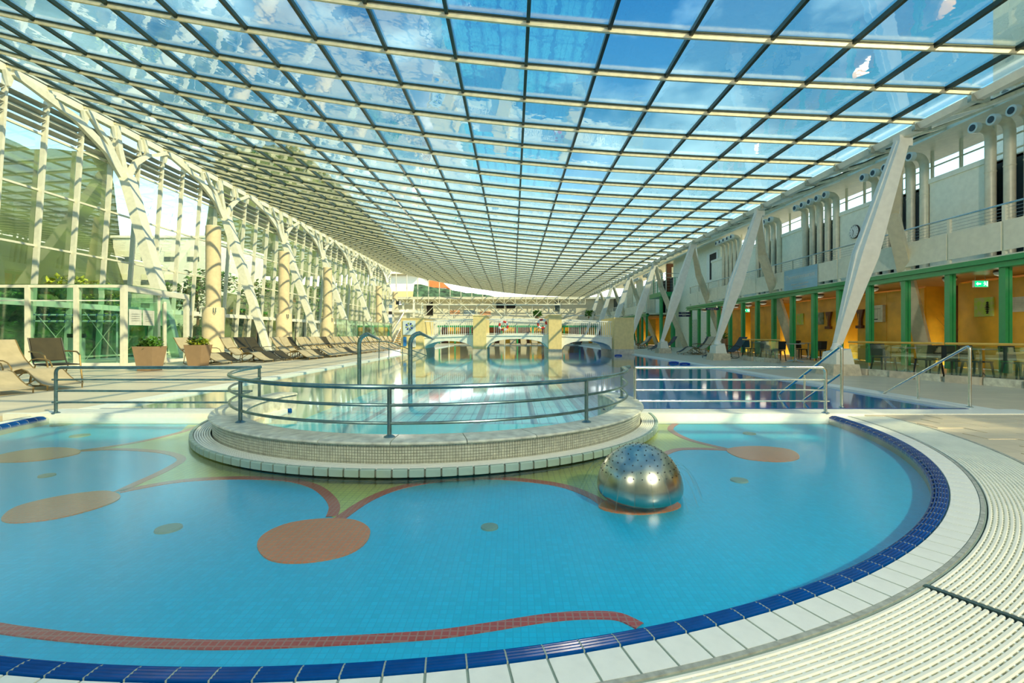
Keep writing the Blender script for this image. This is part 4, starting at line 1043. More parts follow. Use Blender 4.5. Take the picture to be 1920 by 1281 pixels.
tc_ = thing('round_bin', 'cream cylinder bin with dark lid inside the glass booth', 'bin', (-16.0, 17.6, 0)); MB().lathe([(.24,0),(.24,1.0)], 20).build('body', M['white'], tc_, local=True, smooth=True); MB().lathe([(.27,1.0),(.27,1.14),(0,1.14)], 20).build('lid', M['black'], tc_, local=True)
gs = thing('glass_screen', 'long green glass screen behind the far loungers on the left', 'screen', (-12.6, 40, 0))
for n in range(9):
    y = 33.6 + 2.1*n; x = -12.4
    MB().box(x-.03, x+.03, y-.03, y+.03, 0, 2.25).build('post', M['steel'], gs)
    if n < 8: MB().box(x-.01, x+.01, y+.05, y+2.05, .1, 2.2).build('glass_pane', M['boothg'], gs)
MB().box(-12.44, -12.36, 33.6, 50.4, 2.2, 2.26).build('top_rail', M['steel'], gs)

# ================================================================== BRIDGE
bg_ = thing('footbridge', 'white arched footbridge between yellow pillars across the main pool', 'bridge', (.4, 28, 0))
def arch(x0, x1, zt0, zt1, crown, spring):
    n = 18; vs = []
    for yy in (27.9, 31.2):
        for i in range(n + 1):
            t = i / n; x = x0 + (x1-x0)*t; zt = zt0 + (zt1-zt0)*t + .05*math.sin(PI*t); u = 2*t-1
            zb = spring + (crown - spring)*math.sqrt(max(0, 1 - abs(u)**2.2))
            vs += [(x, yy, zb), (x, yy, zt)]
    fs = []; m = 2*(n+1)
    for i in range(n):
        a = 2*i; fs += [(a, a+2, a+3, a+1), (m+a, m+a+1, m+a+3, m+a+2), (a, m+a, m+a+2, a+2), (a+1, a+3, m+a+3, m+a+1)]
    fs += [(0,1,m+1,m), (2*n, m+2*n, m+2*n+1, 2*n+1)]
    MB().add(vs, fs).build('arch_span', M['bridgew'], bg_)
    MB().add([(x0,27.84,zt0-.06),(x1,27.84,zt1-.06),(x1,27.84,zt1+.02),(x0,27.84,zt0+.02),(x0,27.9,zt0-.06),(x1,27.9,zt1-.06),(x1,27.9,zt1+.02),(x0,27.9,zt0+.02)],[(0,1,2,3),(7,6,5,4),(0,4,5,1),(1,5,6,2),(2,6,7,3),(3,7,4,0)]).build('edge_lip', M['bridgew'], bg_)
spans = [(-5.2,-2.3,.98,1.08,.74,.22), (-1.55,2.05,1.10,1.10,.86,.34), (2.8,5.75,1.07,.96,.74,.22)]
for s_ in spans: arch(*s_)
bal = MB().box(-.014, .014, 27.95, 27.98, 1.0, 1.93).build('baluster', M['whitep'], bg_); bal.location = (0, 0, 0)
for v in bal.data.vertices: v.co.x += .4
f1 = True
for x0, x1, za, zb_, _, _ in spans:
    n = int((x1-x0)/.115)
    for i in range(n):
        x = x0 + .06 + i*.115; dz = za + (zb_-za)*i/n - 1.02
        if f1: bal.location = (x, 0, dz); f1 = False
        else: copy_part(bal, bg_, (x, 0, dz))
    MB().beam((x0, 27.96, za+.90), (x1, 27.96, zb_+.90), .05, .05).build('top_rail', M['whitep'], bg_)
    MB().beam((x0, 27.96, za+.08), (x1, 27.96, zb_+.08), .04, .03).build('bottom_rail', M['whitep'], bg_)
    MB().beam((x0, 31.1, za+.90), (x1, 31.1, zb_+.90), .05, .05).build('top_rail', M['whitep'], bg_)
for nm, x0, x1, y0, y1, zt, lb in (('bridge_pillar', -2.3, -1.55, 27.6, 31.4, 2.18, 'yellow square bridge pillar left of the life buoys'), ('bridge_pillar', 2.05, 2.8, 27.6, 31.4, 2.22, 'yellow square bridge pillar right of the life buoys'),
                             ('bridge_abutment', 5.78, 6.9, 27.4, 31.4, 2.05, 'plain yellow block at the right end of the bridge'), ('bridge_abutment', -6.45, -5.15, 27.6, 31.4, 2.03, 'yellow block with a star sign at the left end of the bridge')):
    t = thing(nm, lb, 'pillar', ((x0+x1)/2, y0, -.3))
    MB().box(x0, x1, y0, y1, .28, zt).build('shaft', M['yellow'], t); MB().box(x0-.02, x1+.02, y0-.03, y1+.02, -1.3, .28).build('stone_base', M['stonec'], t)
    MB().box(x0-.03, x1+.03, y0-.03, y1+.03, zt, zt+.04).build('cap', M['yellow'], t)
# info sign with wheel emblem
sg = thing('pool_sign', 'pale sign with blue and green wheel emblem on the left yellow block', 'sign', (-5.95, 27.55, .9))
MB().box(-6.32, -5.60, 27.54, 27.58, 1.10, 1.92).build('board', mat('pale_blue_board', (.70,.80,.80), .5), sg)
for k in range(8):
    a = k*PI/4 + .2; c = Vector((-5.96, 27.53, 1.58)); u = Vector((math.cos(a), 0, math.sin(a))); v = Vector((-u.z, 0, u.x))
    P = [c + u*.05, c + u*.20 + v*.075, c + u*.23, c + u*.20 - v*.055]
    MB().add([tuple(p) for p in P] + [(p.x, p.y+.01, p.z) for p in P], [(0,1,2,3),(7,6,5,4),(0,4,5,1),(1,5,6,2),(2,6,7,3),(3,7,4,0)]).build('emblem_ray', M['blue'] if k % 2 else mat('olive_emblem', (.25,.33,.12), .5), sg)
MB().box(-6.30, -6.12, 27.53, 27.57, .45, .98).build('blue_panel', mat('sign_blue', (.02,.22,.60), .4), sg); MB().box(-5.86, -5.58, 27.53, 27.57, .40, .98).build('white_panel', M['paper'], sg)
for z in (.5, .58, .66, .74, .82): MB().box(-5.82, -5.64, 27.52, 27.53, z, z+.02).build('print_line', M['tablet'], sg)
# life buoys
def buoy(x, y, z, rz, label):
    t = thing('life_buoy', label, 'life buoy', (x, y, z), 'life buoys on the bridge railing')
    for k in range(8):
        P = [(math.cos(a)*.24, 0, math.sin(a)*.24) for a in [k*PI/4 + rz + q*PI/4/5 for q in range(6)]]
        MB().tube(P, .062, 10).build('red_band' if k % 2 else 'white_band', M['red'] if k % 2 else M['whitep'], t, local=True, smooth=True)
buoy(-.55, 27.82, 1.62, .1, 'red and white life buoy in the middle of the central bridge span')
buoy(1.68, 27.82, 1.74, .6, 'red and white life buoy next to the right bridge pillar')
# access handrail left of the bridge
ah = thing('access_handrail', 'thin grey handrail stepping down into the pool before the star sign', 'handrail', (-6.2, 23, 0))
MB().tube([(-6.2, 22.2, 0), (-6.2, 22.2, .82), (-5.9, 23.2, .72), (-4.7, 26.3, -.05)], .024, 7).build('rail', M['steel_dk'], ah); MB().tube([(-6.0, 23.2, -.0), (-6.0, 23.2, .68)], .02, 6).build('post', M['steel_dk'], ah); MB().tube([(-6.2, 22.4, .55), (-5.0, 25.6, -.1)], .018, 6).build('low_rail', M['steel_dk'], ah); MB().tube([(-5.6, 24.3, -.4), (-5.6, 24.3, .42)], .02, 6).build('post', M['steel_dk'], ah)
# amber stair and slide tower beyond the loungers
stx = thing('amber_stairs', 'amber wooden open stairs rising behind the left loungers', 'stairs', (-9.2, 39, 0))
for n in range(11): MB().box(-9.75 + .03*n, -9.0, 39 + .24*n, 39.26 + .24*n, .35 + .17*n, .40 + .17*n).build('tread', M['woodst'], stx)
MB().beam((-9.75, 39, .3), (-9.5, 41.7, 2.1), .05, .2).build('stringer', M['cream'], stx); MB().beam((-8.97, 39, .3), (-8.97, 41.7, 2.1), .05, .2).build('stringer', M['cream'], stx)
MB().tube([(-9.8, 38.9, 1.2), (-9.5, 41.7, 3.0), (-9.5, 41.9, 3.0)], .03, 6).build('handrail', M['steel'], stx)
sl = thing('slide_platform', 'cream slide platform with white cross bracing beside the amber stairs', 'platform', (-9.4, 43.5, 0))
MB().box(-10.6, -8.6, 42, 46, 3.05, 3.3).build('deck_slab', M['cream'], sl); MB().box(-10.6, -9.4, 42.2, 43.8, 0, 3.05).build('plinth', M['plaster'], sl)
for x in (-10.5, -8.7):
    for y in (42.1, 45.9): MB().box(x-.08, x+.08, y-.08, y+.08, 0, 4.2).build('leg', M['cream'], sl)
for k in range(5): MB().tube([(-8.6 + 2.6*k, 45, 2.6), (-7.3 + 2.6*k, 45, 3.9), (-6.0 + 2.6*k, 45, 2.6)], .035, 5).build('brace', M['cream'], sl)
for z in (2.6, 3.9): MB().tube([(-8.6, 45, z), (4.4, 45, z)], .04, 5).build('chord', M['cream'], sl)
for k in range(6): MB().tube([(-8.6 + 2.6*k, 45, 2.6), (-8.6 + 2.6*k, 45, 3.9)], .03, 5).build('brace', M['cream'], sl)
for k in (1, 3, 5): MB().tube([(-8.6 + 2.6*k, 45, 0 if k*2.6-8.6 < -6.2 else -1.3), (-8.6 + 2.6*k, 45, 2.6)], .04, 6).build('leg', M['cream'], sl)
fl = thing('floodlight', 'dark floodlight above the slide platform', 'lamp', (-10.0, 42.2, 3.3)); MB().box(-10.25,-9.8,42.0,42.1,3.75,4.05).build('lamp_head', M['black'], fl); MB().tube([(-10,42.2,3.3),(-10,42.1,3.8)], .03, 5).build('bracket', M['steel'], fl)
a_ = bpy.data.lights.new('fill_beam', 'AREA'); a_.size = .6; a_.energy = 60; a_.color = (1, .92, .75)  # fill light added at this lamp to brighten the hall
ao = bpy.data.objects.new('fill_beam', a_); COL.objects.link(ao); ao.parent = fl; ao.location = (-.02, -.25, .6); ao.rotation_euler = (math.radians(80), 0, PI - .9 + PI)
ao.rotation_euler = Vector((-.85, .9, .05)).to_track_quat('Z', 'Y').to_euler()
for x, y, z, lb in ((3.0, 59.9, 3.05, 'green plant on the far parapet above the right pillar'), (9.6, 59.9, 3.05, 'green plant on the far parapet near the struts'), (-11.4, 37, 0, 'leafy plant at the end of the left lounger row')):
    t = thing('potted_plant', lb, 'plant', (x, y, z)); MB().lathe([(.2,0),(.28,.35),(0,.35)], 12).build('pot', M['pot'], t, local=True); leafy(MB(), (0,0,.35), .55, .6, 160, .35, int(x*10)).build('foliage', M['leaf'], t, local=True, stuff=True)

# ================================================================== CAFE ON THE RIGHT
def balustrade(p, q, n, label):
    p = Vector((*p, 0)); q = Vector((*q, 0)); d = (q-p)/n; u = d.normalized(); nn = Vector((u.y, -u.x, 0))
    if nn.x > 0: nn = -nn
    t = thing('glass_balustrade', label, 'balustrade', tuple(p))
    for i in range(n):
        a = p + d*i + u*.02; b2 = p + d*(i+1) - u*.02; off = nn*(.05 if i % 2 == 0 else -.0)
        MB().beam(a + off + Vector((0,0,.085)), b2 + off + Vector((0,0,.085)), .10, .17).build('stone_plinth', M['stonec'] if i % 2 == 0 else M['stone'], t)
        MB().beam(a + off*.6 + Vector((0,0,.51)), b2 + off*.6 + Vector((0,0,.51)), .012, .66).build('glass_pane', M['railg'], t)
    MB().tube([p - u*.02 + Vector((0,0,.895)), q + u*.02 + Vector((0,0,.895))], .03, 10).build('wooden_rail', M['railwood'], t, smooth=True)
    return t
balustrade((9.57, 13.66), (10.12, 11.32), 4, 'glass balustrade with yellow wooden rail beside the nearest strut')
balustrade((10.14, 11.22), (10.85, 8.4), 4, 'glass balustrade with yellow wooden rail at the right edge')
balustrade((10.06, 21.0), (10.32, 18.6), 3, 'glass balustrade before the green posts next to the black lounger')
def cafe_chair():
    t = thing('cafe_chair', '', 'chair', (0, 0, 0), 'dark cafe chairs')
    MB().add([(-.22,-.22,.45),(.22,-.21,.45),(.22,.21,.45),(-.22,.22,.45),(-.21,-.2,.42),(.21,-.2,.42),(.21,.2,.42),(-.21,.2,.42)],[(0,1,2,3),(7,6,5,4),(0,4,5,1),(1,5,6,2),(2,6,7,3),(3,7,4,0)]).build('seat', M['slingk'], t, local=True)
    vs = []; fs = []
    for j in range(5):
        z = .47 + .36*j/4
        for i in range(5):
            y = -.21 + .42*i/4; x = -.20 - .05*j/4 - .03*math.cos(y*6); vs.append((x, y, z))
    for j in range(4):
        for i in range(4): fs.append((j*5+i, j*5+i+1, (j+1)*5+i+1, (j+1)*5+i))
    mb = MB().add(vs, fs); mb.add([(x-.02, y, z) for x, y, z in vs], [tuple(reversed(f)) for f in fs])
    rim_ = [0,1,2,3,4,9,14,19,24,23,22,21,20,15,10,5]
    for a, b2 in zip(rim_, rim_[1:] + rim_[:1]): mb.f.append((a, b2, b2+25, a+25))
    mb.build('backrest', M['slingk'], t, local=True, smooth=True)
    for sx in (-1, 1):
        for sy in (-1, 1): MB().beam((sx*.18, sy*.18, .43), (sx*.23, sy*.22, 0), .04, .04, .025, .025).build('leg', M['slingk'], t, local=True)
    return t
def cafe_table():
    t = thing('cafe_table', '', 'table', (0, 0, 0), 'round cafe tables')
    MB().lathe([(.33,.72),(.34,.73),(.34,.745),(0,.745)], 24).build('table_top', M['tablet'], t, local=True)
    MB().lathe([(.035,.03),(.03,.72)], 12).build('pedestal', M['steel'], t, local=True)
    for k in range(4):
        a = k*PI/2 + PI/4; MB().tube([(0,0,.18),(math.cos(a)*.08,math.sin(a)*.08,.06),(math.cos(a)*.30,math.sin(a)*.30,.015)], .015, 6).build('foot', M['steel'], t, local=True)
    return t
cc, ct = cafe_chair(), cafe_table()
chairs = [(11.0,14.25,-1.6,'behind the balustrade next to the nearest strut'),(11.2,12.95,1.5,'across the table from the one next to the nearest strut'),(11.5,11.9,-1.4,'in the middle behind the near balustrades'),(11.3,12.3,.2,'at the second cafe table, facing the wall'),
          (11.7,10.6,1.5,'at the right edge behind the balustrade'),(11.9,11.3,-1.5,'beside the table at the right edge'),(13.25,22.15,-1.5,'by the orange wall, left of the table between green posts'),(13.2,20.75,1.5,'by the orange wall, right of the table between green posts'),
          (11.2,20.3,1.5,'behind the far balustrade, right'),(11.3,21.3,-1.5,'behind the far balustrade, middle'),(11.5,23.4,-1.4,'behind the far balustrade, left')]
for n, (x, y, r, s_) in enumerate(chairs):
    lb = 'dark moulded cafe chair ' + s_
    if n == 0: cc.location = (x, y, 0); cc.rotation_euler.z = r; cc['label'] = lb
    else: dup(cc, (x, y, 0), r, lb)
tabs = [(11.15,13.6,'behind the balustrade nearest the strut'),(11.9,12.2,'in the middle behind the near balustrades'),(12.0,10.9,'at the right edge behind glass'),(13.2,21.45,'by the orange wall between two green posts'),(11.5,22.3,'behind the far balustrade'),(11.4,19.4,'just right of the far balustrade')]
for n, (x, y, s_) in enumerate(tabs):
    lb = 'round grey cafe table ' + s_
    if n == 0: ct.location = (x, y, 0); ct['label'] = lb
    else: dup(ct, (x, y, 0), 0, lb)
# opal ceiling lamps
lm = thing('ceiling_lamp', '', 'lamp', (0, 0, 0), 'opal lamps under the gallery')
MB().lathe([(0,-.16),(.08,-.155),(.145,-.125),(.17,-.08),(.17,-.05)], 20).build('globe', M['globe'], lm, smooth=True, local=True); MB().lathe([(.18,-.055),(.18,-.02),(.12,0),(0,0)], 20).build('lamp_base', M['lampb'], lm, smooth=True, local=True)
ld = bpy.data.lights.new('lamp_fill', 'POINT'); ld.energy = 0.45; ld.color = (1, .88, .68); ld.shadow_soft_size = .16  # fill light added under the unlit globes to brighten the orange wall
lo_ = bpy.data.objects.new('lamp_fill', ld); COL.objects.link(lo_); lo_.parent = lm; lo_.location = (0, 0, -.36)
for n in range(15):
    lb = 'white opal ceiling lamp, %s under the near gallery from the right edge' % ORD[n]
    if n == 0: lm.location = (13.3, 11.5, 2.86); lm['label'] = lb
    else: dup(lm, (13.3, 11.5 + PITCH*n, 2.86), 0, lb)
# exit signs
def exit_sign(x, y, z, label):
    t = thing('exit_sign', label, 'sign', (x, y, z))
    MB().box(x-.21, x+.21, y, y+.06, z-.10, z+.10).build('case', M['whitep'], t); MB().box(x-.195, x+.195, y-.008, y, z-.085, z+.085).build('green_panel', M['exitg'], t)
    MB().add([(x-.17,y-.012,z),(x-.11,y-.012,z-.05),(x-.11,y-.012,z-.018),(x-.02,y-.012,z-.018),(x-.02,y-.012,z+.018),(x-.11,y-.012,z+.018),(x-.11,y-.012,z+.05)],[(0,1,2,3,4,5,6)]).build('arrow', M['exitw'], t)
    r = MB(); r.tube([(x+.09,y-.012,z+.055),(x+.095,y-.012,z+.06)], .014, 8).beam((x+.085,y-.012,z+.035),(x+.10,y-.012,z-.01),.02,.004).beam((x+.10,y-.012,z-.01),(x+.14,y-.012,z-.04),.014,.004).beam((x+.10,y-.012,z-.01),(x+.07,y-.012,z-.055),.014,.004).beam((x+.085,y-.012,z+.03),(x+.05,y-.012,z+.01),.012,.004).beam((x+.09,y-.012,z+.03),(x+.13,y-.012,z+.012),.012,.004)
    r.build('running_figure', M['exitw'], t); MB().box(x+.155, x+.18, y-.012, y-.008, z-.07, z+.07).build('door_mark', M['exitw'], t)
    MB().tube([(x-.15,y+.03,z+.1),(x-.15,y+.03,2.86)], .01, 5).build('hanger', M['steel'], t); MB().tube([(x+.15,y+.03,z+.1),(x+.15,y+.03,2.86)], .01, 5).build('hanger', M['steel'], t)
exit_sign(13.95, 14.3, 2.62, 'green exit sign with arrow above the green leaf picture')
exit_sign(13.75, 20.0, 2.55, 'green exit sign behind the nearest strut')
exit_sign(13.4, 27.6, 2.5, 'farthest exit sign under the near gallery')
# pictures and notices on the orange wall
def pic(name, y0, y1, z0, z1, m_, label, cat, depth=.05):
    t = thing(name, label, cat, (XW, y0, z0)); MB().box(XW - depth, XW - .002, y0, y1, z0, z1).build('canvas', M[m_], t); return t
t = pic('wall_picture', 14.86, 15.46, 1.68, 2.28, 'picg', 'green leaf picture with dark cone under the exit sign', 'picture')
for k in range(7): MB().lathe([(.012,0),(.075 - abs(k-3)*.012,.02),(.01,.05)], 8, (XW-.06, 15.02, 1.76+.055*k)).build('cone_scale', M['ink'], t)
pic('wall_picture', 24.6, 25.15, 1.62, 2.2, 'picg', 'green picture, left of the two pictures by the dark sculpture', 'picture')
pic('wall_picture', 23.0, 23.65, 1.60, 2.18, 'picb', 'grey picture of a plant left of the dark sculpture', 'picture')
for y0, lb in ((22.35, 'dark carved wooden sculpture left of the nearest strut'), (20.3, 'dark carved wooden sculpture right of the nearest strut')):
    t = thing('wall_sculpture', lb, 'sculpture', (XW, y0, 1.4))
    MB().add([(XW-.1,y0,2.18),(XW-.1,y0+.42,2.18),(XW-.1,y0+.30,1.75),(XW-.1,y0+.30,1.5),(XW-.1,y0+.14,1.5),(XW-.1,y0+.14,1.75),(XW-.01,y0,2.18),(XW-.01,y0+.42,2.18),(XW-.01,y0+.30,1.75),(XW-.01,y0+.30,1.5),(XW-.01,y0+.14,1.5),(XW-.01,y0+.14,1.75)],
             [(0,1,2,5),(5,2,3,4),(0,6,7,1),(1,7,8,2),(2,8,9,3),(3,9,10,4),(4,10,11,5),(5,11,6,0)]).build('vase', M['brownp'], t); MB().box(XW-.14, XW-.01, y0+.04, y0+.40, 1.38, 1.5).build('foot', M['brownp'], t)
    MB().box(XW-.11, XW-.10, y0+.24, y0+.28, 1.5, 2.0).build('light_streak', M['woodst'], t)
for y0, y1, z0, z1, lb in ((19.2, 20.0, 1.62, 2.30, 'white printed board with black marks, left one of two'), (17.6, 18.2, 1.66, 2.33, 'white printed board with curled line, next to the leaning brace')):
    t = pic('printed_board', y0, y1, z0, z1, 'paper', lb, 'board', .12)
    for k in range(4): MB().box(XW-.124, XW-.12, y0+.12+.14*k, y0+.13+.14*k, z0+.12, z1-.1).build('thin_line', M['tablet'], t)
    MB().box(XW-.124, XW-.12, y0+.1, y1-.1, z1-.16, z1-.13).build('print_line', M['tablet'], t); MB().box(XW-.124, XW-.12, y0+.25, y1-.1, z0+.09, z0+.13).build('black_mark', M['ink'], t)
t = pic('paper_notice', 13.95, 14.32, 1.78, 2.22, 'paper', 'white paper notice at the right edge on the orange wall', 'notice', .01)
for k in range(6): MB().box(XW-.014, XW-.01, 14.0, 14.27, 1.85+.05*k, 1.855+.05*k).build('print_line', M['tablet'], t)
cv = MB().tube([(XW-.02, 14.62 + .05*math.sin(q*.9), 1.75 + .075*q) for q in range(8)], .006, 5); tag(cv.build('wall_flourish', M['ink']), 'thin black curled line drawn on the orange wall by the last post', 'decal')
# tall dried grasses in the niche
dg_ = thing('dried_grass', 'tall dark dried grasses in the niche beside the right picture panel', 'plant', (15.2, 16.4, 0))
mb = MB(); rnd = random.Random(4)
for k in range(46):
    a = rnd.uniform(-.35,.35); c_ = rnd.uniform(-.3,.3); h_ = rnd.uniform(1.2,2.1); mb.tube([(15.2+a*.3,16.4+c_*.3,.3),(15.2+a*.7,16.4+c_*.8,.3+h_*.6),(15.2+a*1.2,16.4+c_*1.6,h_)], .008, 4, r2=.003)
mb.build('stems', mat('dark_olive_stem', (.10,.10,.03), .7, var=.4), dg_, stuff=True); MB().lathe([(.15,0),(.2,.35),(0,.35)], 14, (15.2,16.4,0)).build('vase', M['black'], dg_)
# wall clock
ck = thing('wall_clock', 'round white wall clock on the panel above the gallery', 'clock', (14.70, 20.72, 5.55))
def disc(x, r, d, m_, nm, off=0):
    P = [(x, 20.72 + r*math.cos(a), 5.55 + r*math.sin(a)) for a in [2*PI*k/32 for k in range(32)]]
    MB().add(P + [(x-d, y, z) for _, y, z in P], [tuple(range(32)), tuple(range(63,31,-1))] + [(k, k+32, (k+1)%32+32, (k+1)%32) for k in range(32)]).build(nm, M[m_], ck)
disc(14.78, .29, .06, 'ink', 'clock_case'); disc(14.715, .265, .01, 'paper', 'clock_face')
for k in range(12):
    a = k*PI/6; MB().beam((14.70, 20.72+.21*math.cos(a), 5.55+.21*math.sin(a)), (14.70, 20.72+.25*math.cos(a), 5.55+.25*math.sin(a)), .015, .006, up=(1,0,0)).build('hour_mark', M['ink'], ck)
MB().beam((14.695, 20.72, 5.55), (14.695, 20.80, 5.66), .018, .006, up=(1,0,0)).build('hour_hand', M['ink'], ck); MB().beam((14.69, 20.72, 5.55), (14.69, 20.72+.06, 5.37), .012, .006, up=(1,0,0)).build('minute_hand', M['ink'], ck)
# banner on the gallery railing
bn = thing('banner', 'pale blue restaurant banner hung on the gallery railing', 'banner', (12.5, 19.7, 3.1))
MB().box(12.49, 12.505, 19.72, 22.12, 3.10, 4.02).build('cloth', M['banner'], bn)
MB().box(12.485, 12.49, 19.72, 22.12, 3.46, 3.80).build('light_band', M['bannerl'], bn)
rz = (PI/2, 0, -PI/2)
text('Thermenrestaurant', .27, M['paper'], bn, (12.482, 20.92, 3.66), rz)
text('Relaxen u. Genuss direkt', .125, M['paper'], bn, (12.482, 20.92, 3.34), rz); text('am warmen Vitalbad', .125, M['paper'], bn, (12.482, 20.92, 3.20), rz)
def navy(x0, x1, y, z, s, label, size=.085):
    t = thing('direction_sign', label, 'sign', (x0, y, z)); MB().box(x0, x1, y, y+.03, z-.07, z+.07).build('plate', M['navy'], t)
    text(s, size, M['paper'], t, ((x0+x1)/2-.03, y-.004, z), (PI/2, 0, 0))
    MB().tube([(x1-.1, y+.02, z+.07), (x1-.1, y+.02, z+.22)], .012, 5).build('hanger', M['steel'], t)
navy(11.72, 12.52, 29.2, 2.68, 'WC Damen \u2192', 'navy sign with white letters reading WC hung under the green beam')
navy(11.7, 12.55, 33.9, 2.64, 'Restaurant \u2191', 'upper of two navy signs at the end of the near gallery'); navy(11.7, 12.55, 33.9, 2.45, 'Massage', 'lower of two navy signs at the end of the near gallery')
# brown pots and baskets near the recess
for x, y, lb in ((13.5, 33.2, 'small brown pot with plant by the white recess, left'), (13.6, 30.8, 'small brown pot with plant by the white recess, right')):
    t = thing('small_pot', lb, 'plant pot', (x, y, 0)); MB().lathe([(.16,.0),(.22,.85),(0,.85)], 14).build('pot', M['pot'], t, local=True); leafy(MB(), (0,0,.85), .15, .35, 40, .16, int(y)).build('foliage', M['leaf'], t, local=True, stuff=True)
# rolled lane rope floats at the right pool edge
for n, (x, y, lb) in enumerate(((5.6, 25.6, 'dark blue float lying at the pool edge by the yellow block'), (6.35, 19.0, 'dark blue float on the right pool edge'), (6.5, 18.2, 'dark blue float nearest, on the right pool edge'))):
    t = thing('pool_float', lb, 'float', (x, y, -.02), 'blue floats on the pool edge'); t.scale = (.7, .7, .7); MB().tube([(-.25,0,.02),(-.1,.02,.05),(.12,-.02,.05),(.28,0,.02)], .055, 8).build('roll', M['blue'], t, local=True, smooth=True); MB().tube([(-.02,-.06,.05),(-.02,.06,.05)], .02, 6).build('strap', M['navy'], t, local=True)

# unseen fill lamps added behind the camera to brighten the near pool and right side
for n, x in enumerate((-6.5, 5.0)):
    t = thing('added_fill_lamp', 'square added fill lamp high behind the camera, %s from the left' % ORD[n], 'lamp', (x, -5.2, 6.0))
    MB().box(x-.45, x+.45, -5.35, -5.2, 5.7, 6.3).build('housing', M['black'], t); MB().tube([(x, -6.2, 6.4), (x, -5.35, 6.1)], .04, 6).build('bracket', M['steel'], t)
    a_ = bpy.data.lights.new('fill_beam', 'AREA'); a_.shape = 'RECTANGLE'; a_.size = .85; a_.size_y = .55; a_.energy = (80, 460)[n]; a_.color = (1, .90, .70)
    ao = bpy.data.objects.new('fill_beam', a_); COL.objects.link(ao); ao.parent = t; ao.location = (0, .03, 0); ao.rotation_euler = (math.radians(72), 0, (-.15, -.42)[n])

# ================================================================== OUTSIDE
gr = struct(MB().box(-300, -19.5, -120, 300, -.4, -.12).build('ground_lawn_left', M['grass']))
gr = struct(MB().box(-19.5, 300, 73.6, 300, -.4, -.12).build('ground_far', M['grass']))
gr = struct(MB().box(16.2, 300, -120, 73.6, -.4, -.12).build('ground_right', M['stonec']))
gr = struct(MB().box(-19.5, 16.2, -120, -6.0, -.4, -.12).build('ground_near', M['stonec']))
def hill(name, x0, y0, x1, y1, depth, h, m_):
    n = 28; vs = []; rnd = random.Random(5); rows = 8
    dx, dy = x1-x0, y1-y0; L = math.hypot(dx, dy); nx, ny = -dy/L, dx/L
    for j in range(rows):
        for i in range(n+1):
            t = i/n; q = j/(rows-1); hh = h(t) * (q**.8) + rnd.uniform(-.25,.25)*q; vs.append((x0+dx*t+nx*depth*q, y0+dy*t+ny*depth*q, -.2+hh))
    fs = [(j*(n+1)+i, j*(n+1)+i+1, (j+1)*(n+1)+i+1, (j+1)*(n+1)+i) for j in range(rows-1) for i in range(n)]
    o = MB().add(vs, fs).build(name, m_, smooth=True); return struct(o)
def hl(t):
    y = -20 + 260*t
    a = 40.0 if y < 92 else (40 - 32*min(1, (y-92)/10))
    if y > 122: a = 8 + 34*min(1, (y-122)/14)
    return a + 2*math.sin(y*.13)
def hf(s):
    if s < 1.19: return 1.0
    if s < 1.25: return 1.0 - .86*(s-1.19)/.06
    if s < 1.50: return .14
    if s < 1.62: return .14 + .86*(s-1.50)/.12
    return 1.0
vs = []; NX, NY = 20, 130; rnd = random.Random(9)
for j in range(NY+1):
    for i in range(NX+1):
        x = -32 - 58*i/NX; y = -25 + 275*j/NY; q = i/NX; s_ = y/abs(x)
        vs.append((x, y, -.2 + (36*q**.75 + rnd.uniform(-.4,.4)*q) * hf(s_) * max(1, min(2.2, .40*y/36))))
struct(MB().add(vs, [(j*(NX+1)+i, (j+1)*(NX+1)+i, (j+1)*(NX+1)+i+1, j*(NX+1)+i+1) for j in range(NY) for i in range(NX)]).build('hill_left', M['grass'], smooth=True))
hill('hill_far', -17.3, 80, 16, 84, 10, lambda t: 11.0 - 3.4*min(1, t/.65) - max(0, t-.65)*6, M['netg'])
def tree_out(x, y, h, r, seed, label, m_='leaf'):
    t = thing('tree', label, 'tree', (x, y, 0), 'trees outside the left glass wall'); rnd = random.Random(seed)
    MB().tube([(0,0,-.3),(.1,.05,h*.45),(0,0,h*.8)], .16, 7, r2=.06).build('trunk', M['bark'], t, local=True)
    mb = MB()
    for k in range(9):
        c = (rnd.uniform(-r,r)*.6, rnd.uniform(-r,r)*.6, h*.5 + rnd.random()*h*.5); leafy(mb, (c[0],c[1],c[2]-r*.3), r*.55, r*.7, 90, .5, seed*20+k)
    mb.build('crown', M[m_], t, local=True, stuff=True)
for n, (x, y, h, r, lb, m_) in enumerate(((-27,26,3.0,1.7,'leafy tree outside behind the glass booth','leaf'),(-30,34,4.5,2.0,'yellow-green tree outside, right of the booth','leafy'),(-29,44,6.5,2.4,'tree outside behind the second round column','leaf'),(-31,58,7,2.6,'tree outside behind the third round column','leaf'),(-28,18.5,2.7,1.4,'tree outside at the far left edge','leaf'),(-30,74,8,3,'tree outside near the far end','leaf'))):
    tree_out(x, y, h, r, n+2, lb, m_)
hd = thing('hedge', 'clipped green hedge outside behind the booth', 'hedge', (-23.5, 25, 0)); MB().box(-24.2,-22.9,19,36,-.2,1.7).build('core', M['leaf'], hd)
leafy_mb = MB(); rnd = random.Random(11)
for k in range(40): leafy(leafy_mb, (-22.95, 19.3+.42*k, .1), .2, 1.7, 26, .22, k)
leafy_mb.build('foliage', M['leaf'], hd, stuff=True)
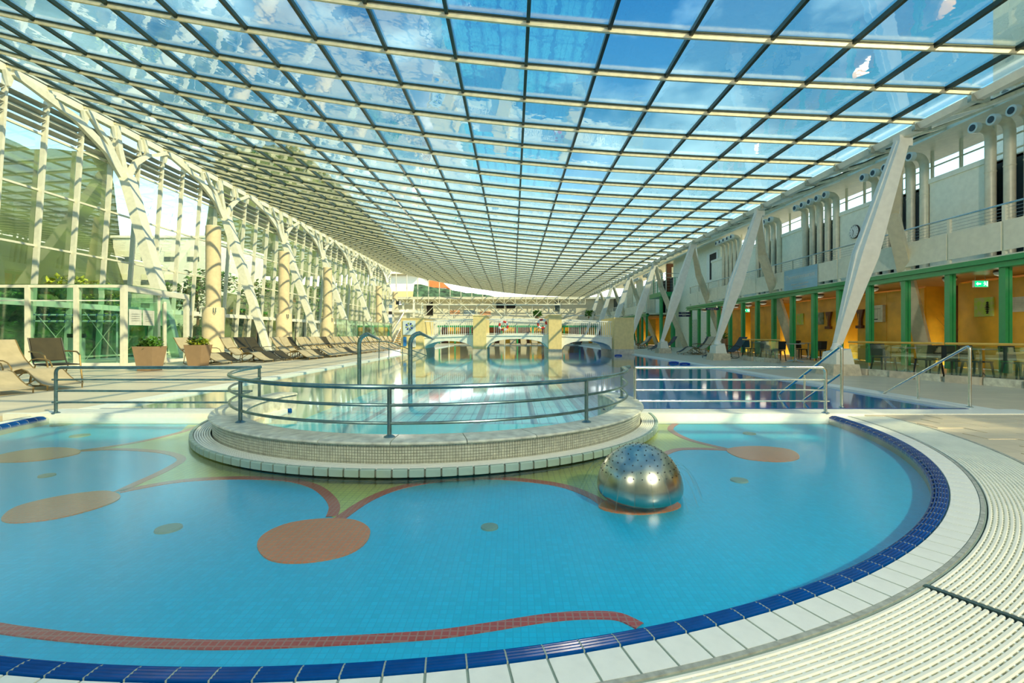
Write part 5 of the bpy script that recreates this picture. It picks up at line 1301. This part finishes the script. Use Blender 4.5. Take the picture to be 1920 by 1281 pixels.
def house(name, x0, x1, y0, y1, z, label, cols, rows, wz0, dz, wm='window', facade='house', roofm=None, sill=True):
    t = thing(name, label, 'building', ((x0+x1)/2, y0, 0)); MB().box(x0, x1, y0, y1, -.2, z).build('walls', M[facade], t)
    for i in range(cols):
        for j in range(rows):
            cx = x0 + (x1-x0)*(i+.5)/cols; zz = wz0 + dz*j; MB().box(cx-.75, cx+.75, y0-.06, y0+.02, zz, zz+1.3).build('window', M['wallw'], t)
            MB().box(cx-.75, cx+.75, y0-.09, y0-.06, zz, zz+.55).build('window_pane', M[wm], t)
    if roofm:
        MB().add([(x0-.6,y0-.6,z),(x1+.6,y0-.6,z),(x1+.6,y1+.6,z),(x0-.6,y1+.6,z),((x0*.7+x1*.3),(y0+y1)/2,z+2.6),((x0*.3+x1*.7),(y0+y1)/2,z+2.6)],[(3,2,1,0),(0,1,5,4),(2,3,4,5),(1,2,5),(3,0,4)]).build('roof', M[roofm], t)
    else: MB().box(x0-.2, x1+.2, y0-.2, y1+.2, z, z+.3).build('roof', M['house'], t)
    return t
house('apartment_house', -50, -38.5, 60, 74, 13.2, 'white flat-roofed block of flats outside the left glass wall', 4, 4, 1.6, 2.9)
t = house('neighbour_house', -25.5, -18.6, 95, 105, 13.0, 'cream house with balcony outside the far left corner', 3, 3, 1.8, 3.4, wm='darkw')
MB().box(-25.5, -18.4, 93.6, 95, 8.0, 9.6).build('balcony', M['yellow'], t); MB().box(-25.8, -18.0, 93.5, 105.3, 13.0, 13.4).build('eave', M['cream'], t)
house('tiled_house', -22.5, -15.0, 107, 114, 11.6, 'house with orange tiled roof beyond the far end', 3, 2, 3, 3.4, roofm='roof_o')
house('right_shade_block', 24, 34, -7, 24, 19, 'tall pale block added for shade beyond the right wall', 3, 2, 3, 3.4, facade='plaster')  # added out of view, sized to keep sun off the right side
house('near_shade_block', -32, 23, -17, -7.5, 15.0, 'tall pale block added for shade behind the camera', 6, 2, 4, 3.4, facade='plaster')  # unseen block added so the near pool lies in shade
